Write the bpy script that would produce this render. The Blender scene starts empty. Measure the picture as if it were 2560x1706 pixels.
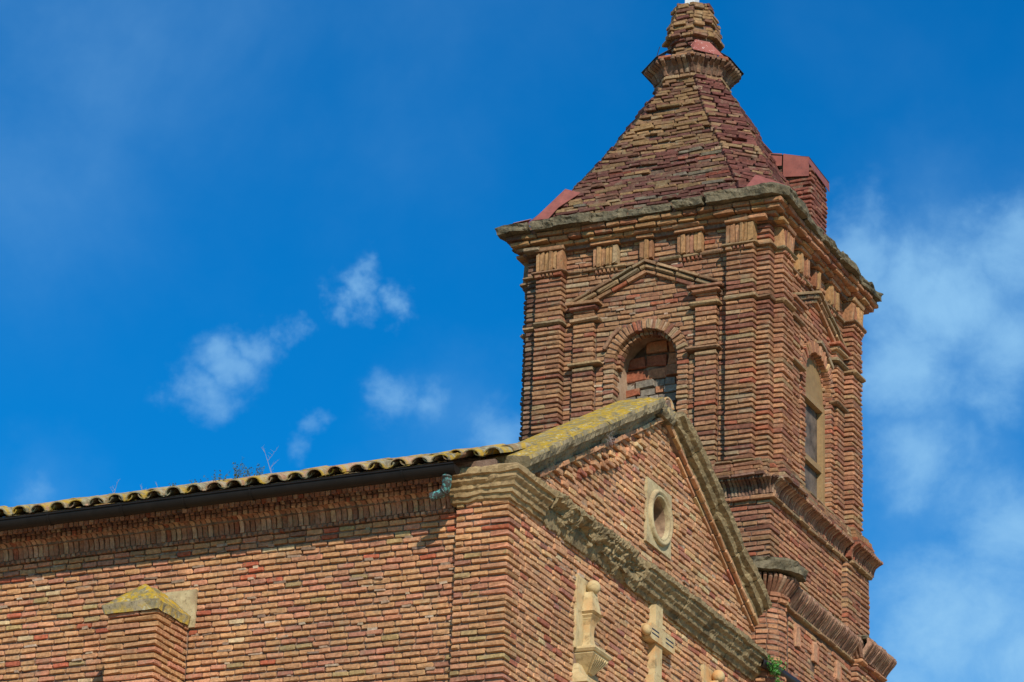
import bpy, math, random
import numpy as np
from mathutils import Matrix, Vector, noise as mnoise

random.seed(7)
sc = bpy.context.scene
COL = sc.collection
PI = math.pi
V = Vector

# ------------------------------------------------------------------ camera
CAM = V((13.2816, -28.0259, 1.6))
yaw, pitch, roll, FPX = math.radians(-25.4), math.radians(21.86), math.radians(-2.04), 8631.0
fw = V((math.sin(yaw)*math.cos(pitch), math.cos(yaw)*math.cos(pitch), math.sin(pitch)))
rt = V((math.cos(yaw), -math.sin(yaw), 0)); dn = fw.cross(rt)
cr, sr = math.cos(roll), math.sin(roll)
AX, AY = rt*cr + dn*sr, -rt*sr + dn*cr
cd = bpy.data.cameras.new('camera'); cam = bpy.data.objects.new('camera', cd); COL.objects.link(cam)
m = Matrix((AX, -AY, -fw)).transposed().to_4x4(); m.translation = CAM
cam.matrix_world = m
cd.sensor_width = 36; cd.lens = FPX/2560*36; cd.clip_start = .1; cd.clip_end = 5000
sc.camera = cam
sc.render.resolution_x, sc.render.resolution_y = 1024, 682

def project(P):
    d = P - CAM; z = d.dot(fw)
    return (d.dot(AX)/z*FPX + 1280, d.dot(AY)/z*FPX + 853, z)
def ray_dir(px, py):
    return (AX*((px-1280)/FPX) + AY*((py-853)/FPX) + fw).normalized()

# ------------------------------------------------------------------ light
SUN_EL, SUN_AZ = math.radians(35), math.radians(38)     # azimuth measured from -y towards +x
sdir = V((math.sin(SUN_AZ)*math.cos(SUN_EL), -math.cos(SUN_AZ)*math.cos(SUN_EL), math.sin(SUN_EL)))
sl = bpy.data.lights.new('sun', 'SUN'); sun = bpy.data.objects.new('sun', sl); COL.objects.link(sun)
sl.energy = 4.1; sl.angle = math.radians(1.0); sl.color = (1.0, .93, .82)
sun.rotation_euler = sdir.to_track_quat('Z', 'Y').to_euler(); sun.location = (20, -30, 40)

w = bpy.data.worlds.new('World'); sc.world = w; w.use_nodes = True
nt = w.node_tree; N = nt.nodes; Lk = nt.links
N.clear()
def nd(t, **k):
    n = N.new(t)
    for a, b in k.items(): setattr(n, a, b)
    return n
sky = nd('ShaderNodeTexSky', sky_type='NISHITA'); sky.sun_disc = False
sky.sun_elevation = SUN_EL
sky.sun_rotation = math.atan2(sdir.x, sdir.y)
sky.altitude = 600; sky.air_density = 1.0; sky.dust_density = .25; sky.ozone_density = 3.0
hs = nd('ShaderNodeHueSaturation'); hs.inputs['Saturation'].default_value = 1.45; hs.inputs['Value'].default_value = .92
tint = nd('ShaderNodeMix', data_type='RGBA', blend_type='MULTIPLY'); tint.inputs[0].default_value = 1
tint.inputs[7].default_value = (.22, 1.0, 1.09, 1)
tc = nd('ShaderNodeTexCoord')
def mth(op, a, b=None, c=None, clamp=False):
    n = nd('ShaderNodeMath', operation=op); n.use_clamp = clamp
    for i, x in enumerate((a, b, c)):
        if x is None: continue
        if isinstance(x, (int, float)): n.inputs[i].default_value = x
        else: Lk.new(x, n.inputs[i])
    return n.outputs[0]
def wnoise(scale, detail, rough, dist=0., stretch=(1, 1, 1)):
    mp = nd('ShaderNodeMapping'); Lk.new(tc.outputs['Generated'], mp.inputs[0]); mp.inputs['Scale'].default_value = stretch
    n = nd('ShaderNodeTexNoise'); n.inputs['Scale'].default_value = scale; n.inputs['Detail'].default_value = detail
    n.inputs['Roughness'].default_value = rough; n.inputs['Distortion'].default_value = dist
    Lk.new(mp.outputs[0], n.inputs['Vector']); return n.outputs[0]
def sramp(x, a, b):
    n = nd('ShaderNodeMapRange', interpolation_type='SMOOTHSTEP'); n.inputs[1].default_value = a; n.inputs[2].default_value = b
    Lk.new(x, n.inputs[0]); return n.outputs[0]
# thin haze veils and torn cloud puffs: where they hang in the sky (direction, radius in degrees, density)
VEILS = [((150, 120), 3.2, .62), ((560, 190), 2.6, .55), ((1000, 80), 2.6, .42), ((60, 40), 2.2, .3), ((1350, 20), 1.6, .25), ((720, 480), .8, .16), ((100, 400), .9, .2),
         ((2330, 760), 2.2, .62), ((2560, 800), 1.8, .62), ((2230, 980), 1.6, .60), ((2330, 1180), 1.7, .55), ((2550, 1330), 1.6, .5), ((2420, 1600), 2.2, .75), ((2560, 1660), 2.0, .7), ((1150, 1060), 1.1, .30), ((110, 1240), .8, .35)]
PUFFS = [((500, 975), .62, .95), ((560, 905), .62, 1.0), ((640, 870), .52, .95), ((730, 835), .40, .9), ((840, 765), .40, 1.0), ((910, 745), .45, 1.0), ((1000, 770), .40, 1.0), ((960, 820), .30, .8),
         ((960, 1000), .55, .85), ((1060, 1025), .55, .75), ((750, 1090), .36, .75), ((60, 1240), .5, .7), ((1250, 1090), .7, .8),
         ((2150, 650), 1.1, 1.05), ((2330, 720), 1.4, 1.05), ((2530, 600), 1.0, .95), ((2250, 900), 1.1, .95), ((2480, 860), 1.3, .95), ((2300, 1130), 1.1, .92), ((2500, 1330), 1.2, .95), ((2400, 1560), 1.7, 1.0), ((2560, 1650), 1.8, 1.0), ((2240, 1660), 1.0, .9)]
def wvec(scale, amt, src):
    n = nd('ShaderNodeTexNoise'); n.inputs['Scale'].default_value = scale; n.inputs['Detail'].default_value = 5; n.inputs['Roughness'].default_value = .6
    Lk.new(tc.outputs['Generated'], n.inputs['Vector'])
    a = nd('ShaderNodeVectorMath', operation='SUBTRACT'); Lk.new(n.outputs['Color'], a.inputs[0]); a.inputs[1].default_value = (.5, .5, .5)
    b = nd('ShaderNodeVectorMath', operation='SCALE'); Lk.new(a.outputs[0], b.inputs[0]); b.inputs[3].default_value = amt
    c = nd('ShaderNodeVectorMath', operation='ADD'); Lk.new(src, c.inputs[0]); Lk.new(b.outputs[0], c.inputs[1]); return c.outputs[0]
warped = wvec(75, .016, wvec(24, .034, tc.outputs['Generated']))
def bank(lst, k):
    tot = None
    for (px, py), r, a in lst:
        d = ray_dir(px, py)
        dp = nd('ShaderNodeVectorMath', operation='DISTANCE'); Lk.new(warped, dp.inputs[0]); dp.inputs[1].default_value = d
        q = mth('DIVIDE', dp.outputs['Value'], math.radians(r)); q = mth('MULTIPLY', q, q); q = mth('MULTIPLY', q, -k)
        q = mth('MULTIPLY', mth('EXPONENT', q), a)
        tot = q if tot is None else mth('MAXIMUM', tot, q)
    return tot
veil = bank(VEILS, 1.0); puff = bank(PUFFS, .8)
soft = sramp(wnoise(8, 6, .55, .25), .25, .78)
torn = wnoise(30, 9, .62, .35, (1, 1, 1.35))
torn2 = wnoise(11, 4, .5, .3)
shape = mth('ADD', mth('ADD', mth('MULTIPLY', puff, .75), mth('MULTIPLY', torn, 1.0)), mth('MULTIPLY', torn2, .35))
body = sramp(shape, .90, 1.62)
body = mth('MULTIPLY', body, mth('ADD', mth('MULTIPLY', puff, .42), .14))
wide = mth('MULTIPLY', sramp(wnoise(3.1, 6, .55, .3), .50, .8), .30)                 # the same thin cloud elsewhere in the sky
cm = mth('ADD', mth('MULTIPLY', veil, mth('ADD', mth('MULTIPLY', soft, .60), .06)), mth('MULTIPLY', body, 1.15))
cm = mth('MAXIMUM', cm, mth('MULTIPLY', wide, soft)); cm = mth('MINIMUM', cm, .92, clamp=True)
cmix = nd('ShaderNodeMix', data_type='RGBA'); Lk.new(cm, cmix.inputs[0])
cmix.inputs[7].default_value = (2.2, 4.4, 6.7, 1)
bg = nd('ShaderNodeBackground'); bg.inputs[1].default_value = .112
out = nd('ShaderNodeOutputWorld')
Lk.new(sky.outputs[0], hs.inputs['Color']); Lk.new(hs.outputs[0], tint.inputs[6]); Lk.new(tint.outputs[2], cmix.inputs[6])
Lk.new(cmix.outputs[2], bg.inputs[0]); Lk.new(bg.outputs[0], out.inputs[0])

sc.view_settings.view_transform = 'Standard'; sc.view_settings.look = 'None'
sc.view_settings.exposure = 0.25; sc.view_settings.gamma = 1.0; sc.view_settings.use_curve_mapping = False
try:
    sc.cycles.max_bounces = 6
except Exception: pass

# ------------------------------------------------------------------ colours and materials
def lin(c): c /= 255.; return c/12.92 if c <= .04045 else ((c+.055)/1.055)**2.4
def SR(r, g, b): return (lin(r), lin(g), lin(b), 1.0)

def mat_base(name):
    mt = bpy.data.materials.new(name); mt.use_nodes = True
    t = mt.node_tree; t.nodes.clear()
    b = t.nodes.new('ShaderNodeBsdfPrincipled'); o = t.nodes.new('ShaderNodeOutputMaterial'); t.links.new(b.outputs[0], o.inputs[0])
    b.inputs['Roughness'].default_value = .92
    b.inputs['Specular IOR Level'].default_value = .2
    return mt, t, b
def tnoise(t, vec, scale, detail=4, rough=.6, dist=0.):
    n = t.nodes.new('ShaderNodeTexNoise'); n.inputs['Scale'].default_value = scale; n.inputs['Detail'].default_value = detail
    n.inputs['Roughness'].default_value = rough; n.inputs['Distortion'].default_value = dist
    t.links.new(vec, n.inputs['Vector']); return n.outputs[0]
def tramp(t, x, a, b, lo=0., hi=1.):
    n = t.nodes.new('ShaderNodeMapRange'); n.inputs[1].default_value = a; n.inputs[2].default_value = b
    n.inputs[3].default_value = lo; n.inputs[4].default_value = hi; n.clamp = True
    t.links.new(x, n.inputs[0]); return n.outputs[0]
def tmix(t, fac, a, b, mode='MIX'):
    n = t.nodes.new('ShaderNodeMix'); n.data_type = 'RGBA'; n.blend_type = mode
    for s, x in ((0, fac), (6, a), (7, b)):
        if isinstance(x, (int, float)): n.inputs[s].default_value = x
        elif isinstance(x, tuple): n.inputs[s].default_value = x
        else: t.links.new(x, n.inputs[s])
    return n.outputs[2]
def tmul(t, a, b):
    n = t.nodes.new('ShaderNodeMath'); n.operation = 'MULTIPLY'
    for i, x in enumerate((a, b)):
        if isinstance(x, (int, float)): n.inputs[i].default_value = x
        else: t.links.new(x, n.inputs[i])
    return n.outputs[0]
def tbump(t, b, h, dist, strength=1.):
    n = t.nodes.new('ShaderNodeBump'); n.inputs['Distance'].default_value = dist; n.inputs['Strength'].default_value = strength
    t.links.new(h, n.inputs['Height']); t.links.new(n.outputs[0], b.inputs['Normal'])
def pos(t): return t.nodes.new('ShaderNodeNewGeometry').outputs['Position']

def brick_material(name, from_object):
    mt, t, b = mat_base(name); p = pos(t)
    if from_object: c = t.nodes.new('ShaderNodeObjectInfo').outputs['Color']
    else:
        a = t.nodes.new('ShaderNodeVertexColor'); a.layer_name = 'tint'; c = a.outputs[0]
    n1 = tnoise(t, p, 26, 5, .62)
    n2 = tnoise(t, p, 95, 4, .7)
    n3 = tnoise(t, p, 7, 5, .6); n6 = tnoise(t, p, .9, 5, .62, .5)
    c = tmix(t, 1.0, c, tmix(t, tramp(t, n6, .32, .68), (.72, .70, .70, 1), (1.12, 1.12, 1.10, 1)), 'MULTIPLY')
    c = tmix(t, 1.0, c, tmix(t, tramp(t, n1, .28, .72), (.60, .58, .56, 1), (1.34, 1.30, 1.24, 1)), 'MULTIPLY')
    n4 = tnoise(t, p, 11, 5, .65, .6); n5 = tnoise(t, p, 48, 4, .7)
    c = tmix(t, tmul(t, tramp(t, n4, .63, .69), .55), c, SR(134, 128, 82))                  # lichen
    c = tmix(t, tmul(t, tramp(t, n3, .56, .72), .45), c, SR(148, 138, 112))                 # dust and lime bloom
    c = tmix(t, tmul(t, tramp(t, n3, .34, .24), .5), c, SR(84, 66, 54))                     # soot
    c = tmix(t, tramp(t, n2, .40, .30, 0, .9), c, SR(52, 34, 26))                          # pits
    c = tmix(t, tramp(t, n2, .64, .74, 0, .4), c, SR(220, 190, 146))
    c = tmix(t, tramp(t, n5, .36, .28, 0, .55), c, SR(70, 46, 34))
    t.links.new(c, b.inputs['Base Color'])
    hgt = tmix(t, .5, n1, n2); tbump(t, b, hgt, .006, .9)
    return mt
M_BO = brick_material('weathered_brick', True)
M_BM = brick_material('weathered_brick_field', False)

def rough_material(name, ca, cb, cc=None, scale=14, bump=.008, fine=80, lichen=None, dark=None, lic_cov=.5):
    mt, t, b = mat_base(name); p = pos(t)
    n1 = tnoise(t, p, scale, 6, .65, .3); n2 = tnoise(t, p, fine, 4, .7); n3 = tnoise(t, p, scale*.3, 5, .6)
    c = tmix(t, tramp(t, n1, .3, .7), ca, cb)
    if cc: c = tmix(t, tramp(t, n3, .48, .66), c, cc)
    if dark: c = tmix(t, tramp(t, tnoise(t, p, scale*1.7, 6, .7, .6), .52, .70), c, dark)
    if lichen:
        nz = t.nodes.new('ShaderNodeNewGeometry').outputs['Normal']; sp = t.nodes.new('ShaderNodeSeparateXYZ'); t.links.new(nz, sp.inputs[0])
        up = tramp(t, sp.outputs['Z'], .25, .7)
        for (lc, sc2, lo) in lichen:
            k = tramp(t, tnoise(t, p, sc2, 6, .7, .4), lo, lo+.09)
            c = tmix(t, tmul(t, up, tmul(t, k, .92)), c, lc)
    c = tmix(t, tramp(t, n2, .35, .25, 0, .6), c, tuple(x*.35 for x in ca[:3])+(1,))
    t.links.new(c, b.inputs['Base Color'])
    tbump(t, b, tmix(t, .5, n1, n2), bump, 1.)
    return mt
M_MORTAR = rough_material('lime_mortar', SR(112, 88, 74), SR(154, 128, 108), SR(94, 72, 60), 18, .016)
M_MORTAR_T = rough_material('old_lime_mortar', SR(98, 76, 62), SR(138, 112, 94), SR(82, 62, 50), 18, .016)
M_MORTAR_D = rough_material('dark_mortar', SR(72, 56, 46), SR(104, 84, 70), SR(150, 128, 106), 18, .014)  # darker mortar between the spire bricks and behind the infill blocks
M_STONE = rough_material('eroded_sandstone', SR(126, 108, 78), SR(162, 142, 106), SR(104, 90, 66), 12, .02, 60,
                         lichen=[(SR(104, 96, 66), 9, .50)], dark=SR(66, 56, 42))
M_STONE_N = rough_material('moulded_sandstone', SR(146, 122, 86), SR(176, 150, 110), SR(124, 102, 70), 9, .010, 60,
                           lichen=[(SR(118, 110, 62), 10, .52)], dark=SR(104, 86, 62))
M_STONE_L = rough_material('lichened_coping_stone', SR(124, 110, 84), SR(158, 142, 112), SR(92, 84, 66), 10, .018, 55,
                           lichen=[(SR(126, 114, 80), 6, .40), (SR(182, 146, 34), 11, .44), (SR(178, 172, 144), 19, .55), (SR(140, 118, 44), 26, .57), (SR(84, 78, 56), 36, .60)], dark=SR(76, 70, 54))
M_STONE_C = rough_material('carved_pale_stone', SR(180, 156, 112), SR(204, 182, 138), SR(196, 148, 96), 7, .006, 60, dark=SR(140, 118, 84))
M_STONE_O = rough_material('ochre_window_stone', SR(172, 154, 116), SR(194, 176, 136), SR(152, 130, 98), 10, .008, 70, dark=SR(128, 110, 82))
M_BOWL = rough_material('rough_recess_plaster', SR(140, 114, 90), SR(170, 142, 112), SR(112, 88, 70), 16, .008, 70)
M_SLAB = rough_material('dark_slab_stone', SR(92, 84, 66), SR(128, 116, 92), SR(76, 72, 58), 12, .022, 45,
                        lichen=[(SR(120, 112, 78), 8, .52)], dark=SR(54, 48, 38))
M_TILE_A = None
def tile_material(name, from_object):
    mt, t, b = mat_base(name); p = pos(t)
    if from_object: c = t.nodes.new('ShaderNodeObjectInfo').outputs['Color']
    else:
        a = t.nodes.new('ShaderNodeVertexColor'); a.layer_name = 'tint'; c = a.outputs[0]
    n1 = tnoise(t, p, 11, 6, .65, .5); n2 = tnoise(t, p, 60, 5, .7); n3 = tnoise(t, p, 5, 5, .6, .4); n4 = tnoise(t, p, 19, 6, .7, .3)
    c = tmix(t, tramp(t, n2, .3, .7), tmix(t, 1., c, (.6, .6, .6, 1), 'MULTIPLY'), tmix(t, 1., c, (1.2, 1.2, 1.15, 1), 'MULTIPLY'))
    c = tmix(t, tmul(t, tramp(t, n1, .46, .56), .85), c, SR(158, 150, 122))
    c = tmix(t, tmul(t, tramp(t, n3, .50, .58), .85), c, SR(176, 142, 44))
    c = tmix(t, tmul(t, tramp(t, n4, .60, .68), .8), c, SR(74, 66, 50))
    t.links.new(c, b.inputs['Base Color']); tbump(t, b, tmix(t, .5, n2, n4), .006, 1.)
    return mt
M_TO = tile_material('lichened_clay_tile', True); M_TM = tile_material('lichened_clay_tile_field', False)

def plain(name, col, rough=.5, metal=0., noise_amt=.25, scale=30, spots=None, bump=0):
    mt, t, b = mat_base(name); p = pos(t)
    n = tnoise(t, p, scale, 5, .6)
    dk = tuple(x*(1-noise_amt) for x in col[:3])+(1,); lt = tuple(min(1, x*(1+noise_amt)) for x in col[:3])+(1,)
    c = tmix(t, tramp(t, n, .3, .7), dk, lt)
    if spots: c = tmix(t, tramp(t, tnoise(t, p, spots[1], 6, .7, .5), spots[2], spots[2]+.06), c, spots[0])
    t.links.new(c, b.inputs['Base Color']); b.inputs['Roughness'].default_value = rough; b.inputs['Metallic'].default_value = metal
    b.inputs['Specular IOR Level'].default_value = .4
    if bump: tbump(t, b, n, bump, 1.)
    return mt
M_GUT = plain('dark_bronze_gutter', SR(26, 22, 19), .55, 0., .25, 9, (SR(70, 80, 76), 14, .72))
M_GUT.node_tree.nodes['Principled BSDF'].inputs['Specular IOR Level'].default_value = .22
M_PIPE = plain('verdigris_copper', SR(62, 62, 58), .5, 0., .3, 12, (SR(92, 158, 152), 22, .52))
M_BPIPE_GROOVE = plain('black_pipe_and_groove_shade', SR(44, 38, 36), .4)  # drain pipe, and the dark strips for shade in the cross arms
M_FLASH = plain('oxide_red_sheet', SR(138, 80, 68), .5, 0., .2, 9, (SR(110, 70, 60), 20, .60))
M_FLASHW = plain('oxide_red_sheet_streaked', SR(146, 84, 72), .5, 0., .12, 6, (SR(222, 205, 200), 24, .60))
M_DARKSHEET = plain('dark_lead_sheet', SR(52, 48, 44), .6)
M_WOOD = plain('pale_frame_wood', SR(144, 116, 78), .7, 0., .16, 25, (SR(96, 72, 42), 30, .66))
M_BOARD = plain('arched_board', SR(138, 110, 72), .75, 0., .14, 12, (SR(80, 58, 34), 26, .64))
M_PLASTER = rough_material('reveal_plaster', SR(150, 122, 98), SR(182, 156, 130), SR(128, 98, 76), 9, .008)
M_GREYST = rough_material('grey_rubble', SR(118, 112, 102), SR(150, 142, 130), SR(104, 98, 90), 12, .010)
M_POST = plain('white_concrete', SR(204, 206, 204), .7)
M_TWIG = plain('dry_twig', SR(150, 136, 128), .8)
M_STEM = plain('weed_stem', SR(74, 70, 46), .8)
M_LEAF = plain('weed_leaf', SR(72, 88, 40), .6, 0., .35, 40)
M_LEAFG = plain('fresh_leaf', SR(62, 120, 40), .5, 0., .35, 60)
M_WIRE = plain('black_cable', SR(30, 28, 28), .6)
M_GROUND = rough_material('pale_sandy_paving', SR(176, 148, 112), SR(190, 162, 124), SR(164, 136, 102), 1.5, .004)
def screen_material():
    mt, t, b = mat_base('wire_screen'); p = pos(t)
    wv = t.nodes.new('ShaderNodeTexWave'); wv.inputs['Scale'].default_value = 26; wv.bands_direction = 'Z'; t.links.new(p, wv.inputs['Vector'])
    wy = t.nodes.new('ShaderNodeTexWave'); wy.inputs['Scale'].default_value = 26; wy.bands_direction = 'Y'; t.links.new(p, wy.inputs['Vector'])
    mx = t.nodes.new('ShaderNodeMath'); mx.operation = 'MAXIMUM'; t.links.new(wv.outputs[1], mx.inputs[0]); t.links.new(wy.outputs[1], mx.inputs[1])
    n = tnoise(t, p, 6, 5, .6)
    c = tmix(t, tramp(t, n, .35, .65), SR(70, 62, 56), SR(134, 118, 104))
    c = tmix(t, tramp(t, mx.outputs[0], .86, .95), c, SR(44, 42, 42))
    t.links.new(c, b.inputs['Base Color']); b.inputs['Roughness'].default_value = .6
    return mt
M_SCREEN = screen_material()
def brickwall_far(name, c1, c2, mo):
    mt, t, b = mat_base(name); p = pos(t)
    nrm = t.nodes.new('ShaderNodeNewGeometry').outputs['Normal']; sp = t.nodes.new('ShaderNodeSeparateXYZ'); t.links.new(p, sp.inputs[0])
    sm = t.nodes.new('ShaderNodeMath'); sm.operation = 'ADD'; t.links.new(sp.outputs[0], sm.inputs[0]); t.links.new(sp.outputs[1], sm.inputs[1])
    cb = t.nodes.new('ShaderNodeCombineXYZ'); t.links.new(sm.outputs[0], cb.inputs[0]); t.links.new(sp.outputs[2], cb.inputs[1])
    br = t.nodes.new('ShaderNodeTexBrick'); br.inputs['Scale'].default_value = 1; br.inputs['Brick Width'].default_value = .18; br.inputs['Row Height'].default_value = .064
    br.inputs['Mortar Size'].default_value = .009; br.inputs['Color1'].default_value = c1; br.inputs['Color2'].default_value = c2; br.inputs['Mortar'].default_value = mo
    t.links.new(cb.outputs[0], br.inputs['Vector'])
    c = tmix(t, 1., br.outputs[0], tmix(t, tramp(t, tnoise(t, p, 9, 6, .7), .3, .7), (.7, .68, .66, 1), (1.2, 1.2, 1.18, 1)), 'MULTIPLY')
    t.links.new(c, b.inputs['Base Color']); tbump(t, b, br.outputs[1], -.012, 1.)
    return mt
M_FAR = brickwall_far('brickwork_out_of_view', SR(180, 134, 88), SR(160, 104, 76), SR(150, 126, 106))

# ------------------------------------------------------------------ object helpers
WORLD = {}
def put(name, me, parent=None, loc=None):
    o = bpy.data.objects.new(name, me); COL.objects.link(o)
    if parent is not None:
        o.parent = parent
        o.matrix_parent_inverse = Matrix.Translation(-WORLD.get(parent.name, V((0, 0, 0))))
    return o
def thing(name, label, cat, loc=(0, 0, 0), group=None):
    o = bpy.data.objects.new(name, None); COL.objects.link(o); o.location = loc
    o.empty_display_size = .3
    o['label'] = label; o['category'] = cat
    if group: o['group'] = group
    WORLD[o.name] = V(loc)
    return o
def mesh(name, vs, fs, mats, smooth=False):
    me = bpy.data.meshes.new(name); me.from_pydata([tuple(v) for v in vs], [], fs)
    for q in (mats if isinstance(mats, (list, tuple)) else [mats]): me.materials.append(q)
    if smooth: me.polygons.foreach_set('use_smooth', [True]*len(me.polygons))
    me.update(); return me
class MB:
    def __init__(s): s.v = []; s.f = []
    def add(s, vs, fs):
        k = len(s.v); s.v += [tuple(v) for v in vs]; s.f += [tuple(i+k for i in f) for f in fs]
    def box(s, a, b):
        x0, y0, z0 = a; x1, y1, z1 = b
        s.add([(x0, y0, z0), (x1, y0, z0), (x1, y1, z0), (x0, y1, z0), (x0, y0, z1), (x1, y0, z1), (x1, y1, z1), (x0, y1, z1)],
              [(0, 3, 2, 1), (4, 5, 6, 7), (0, 1, 5, 4), (1, 2, 6, 5), (2, 3, 7, 6), (3, 0, 4, 7)])
    def obox(s, fr, u0, u1, v0, v1, z0, z1):      # box in a face frame
        P = [fr(u, v, z) for z in (z0, z1) for (u, v) in ((u0, v1), (u1, v1), (u1, v0), (u0, v0))]
        s.add(P, [(0, 3, 2, 1), (4, 5, 6, 7), (0, 1, 5, 4), (1, 2, 6, 5), (2, 3, 7, 6), (3, 0, 4, 7)])
    def tube(s, pts, rads, n=8, cap=True):
        rings = []
        for i, p in enumerate(pts):
            p = V(p); a = V(pts[max(0, i-1)]); c = V(pts[min(len(pts)-1, i+1)]); d = (c-a).normalized()
            e = d.cross(V((0, 0, 1))); e = e if e.length > 1e-3 else d.cross(V((1, 0, 0))); e.normalize(); g = d.cross(e)
            rings.append([p + (e*math.cos(2*PI*k/n) + g*math.sin(2*PI*k/n))*rads[i] for k in range(n)])
        vs = [q for r in rings for q in r]; fs = []
        for i in range(len(rings)-1):
            for k in range(n): fs.append((i*n+k, i*n+(k+1) % n, (i+1)*n+(k+1) % n, (i+1)*n+k))
        if cap: fs.append(tuple(range(n-1, -1, -1))); fs.append(tuple((len(rings)-1)*n+k for k in range(n)))
        s.add(vs, fs)
    def build(s, name, mt, parent=None, smooth=False): return put(name, mesh(name, s.v, s.f, mt, smooth), parent)

# ------------------------------------------------------------------ brick shapes
rs = random.Random(3)
SHAPES = {}
def brick_shape(L, H, D, ch, jit):
    """chamfered, slightly worn block in unit space: x -.5..+.5, y 0 (face)..1, z -.5..+.5"""
    vs, idx = [], {}
    for sx in (-1, 1):
        for sy in (0, 1):
            for sz in (-1, 1):
                c = [ch*rs.uniform(.5, 1.7) for _ in range(3)]
                for ax in range(3):
                    p = [sx*.5*L, sy*D, sz*.5*H]
                    ins = [-sx*c[0], (1 if sy == 0 else -1)*c[1], -sz*c[2]]
                    for a in range(3):
                        if a != ax: p[a] += ins[a]
                    p = [p[0]+rs.uniform(-jit, jit), p[1]+rs.uniform(-jit, jit)*.8, p[2]+rs.uniform(-jit, jit)]
                    idx[(sx, sy, sz, ax)] = len(vs); vs.append((p[0]/L, p[1]/D, p[2]/H))
    f = []
    S = (-1, 1); Y = (0, 1)
    for sx in S: f.append([idx[(sx, sy, sz, 0)] for sy, sz in ((0, -1), (1, -1), (1, 1), (0, 1))])
    for sy in Y: f.append([idx[(sx, sy, sz, 1)] for sx, sz in ((-1, -1), (1, -1), (1, 1), (-1, 1))])
    for sz in S: f.append([idx[(sx, sy, sz, 2)] for sx, sy in ((-1, 0), (1, 0), (1, 1), (-1, 1))])
    for sy in Y:
        for sz in S: f.append([idx[(-1, sy, sz, 1)], idx[(1, sy, sz, 1)], idx[(1, sy, sz, 2)], idx[(-1, sy, sz, 2)]])
    for sx in S:
        for sz in S: f.append([idx[(sx, 0, sz, 0)], idx[(sx, 1, sz, 0)], idx[(sx, 1, sz, 2)], idx[(sx, 0, sz, 2)]])
        for sy in Y: f.append([idx[(sx, sy, -1, 0)], idx[(sx, sy, 1, 0)], idx[(sx, sy, 1, 1)], idx[(sx, sy, -1, 1)]])
    for sx in S:
        for sy in Y:
            for sz in S: f.append([idx[(sx, sy, sz, 0)], idx[(sx, sy, sz, 1)], idx[(sx, sy, sz, 2)]])
    A = np.array(vs); g = []
    for q in f:                                      # orient outwards
        a, b, c = A[q[0]], A[q[1]], A[q[2]]; n = np.cross(b-a, c-a); ctr = A[q].mean(0)-np.array([0, .5, 0])
        g.append(tuple(q) if n.dot(ctr) > 0 else tuple(reversed(q)))
    return A, g
for i in range(10):
    SHAPES[('h', i)] = brick_shape(.165, .045, .08, .0065, .0042)
    SHAPES[('s', i)] = brick_shape(.30, .047, .10, .0065, .0045)
    SHAPES[('e', i)] = brick_shape(.07, .045, .08, .007, .0035)
    SHAPES[('r', i)] = brick_shape(.24, .05, .12, .014, .003)      # rounded moulding brick
    SHAPES[('b', i)] = brick_shape(.24, .13, .1, .010, .010)       # rubble block
def mesh_cache():
    c = {}
    def get(key, mt):
        k = (key, mt.name)
        if k not in c:
            A, g = SHAPES[key]; c[k] = mesh('brick_shape', A, g, mt)
        return c[k]
    return get
shape_mesh = mesh_cache()
ORIGIN_PX = lambda P: project(P)

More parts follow.
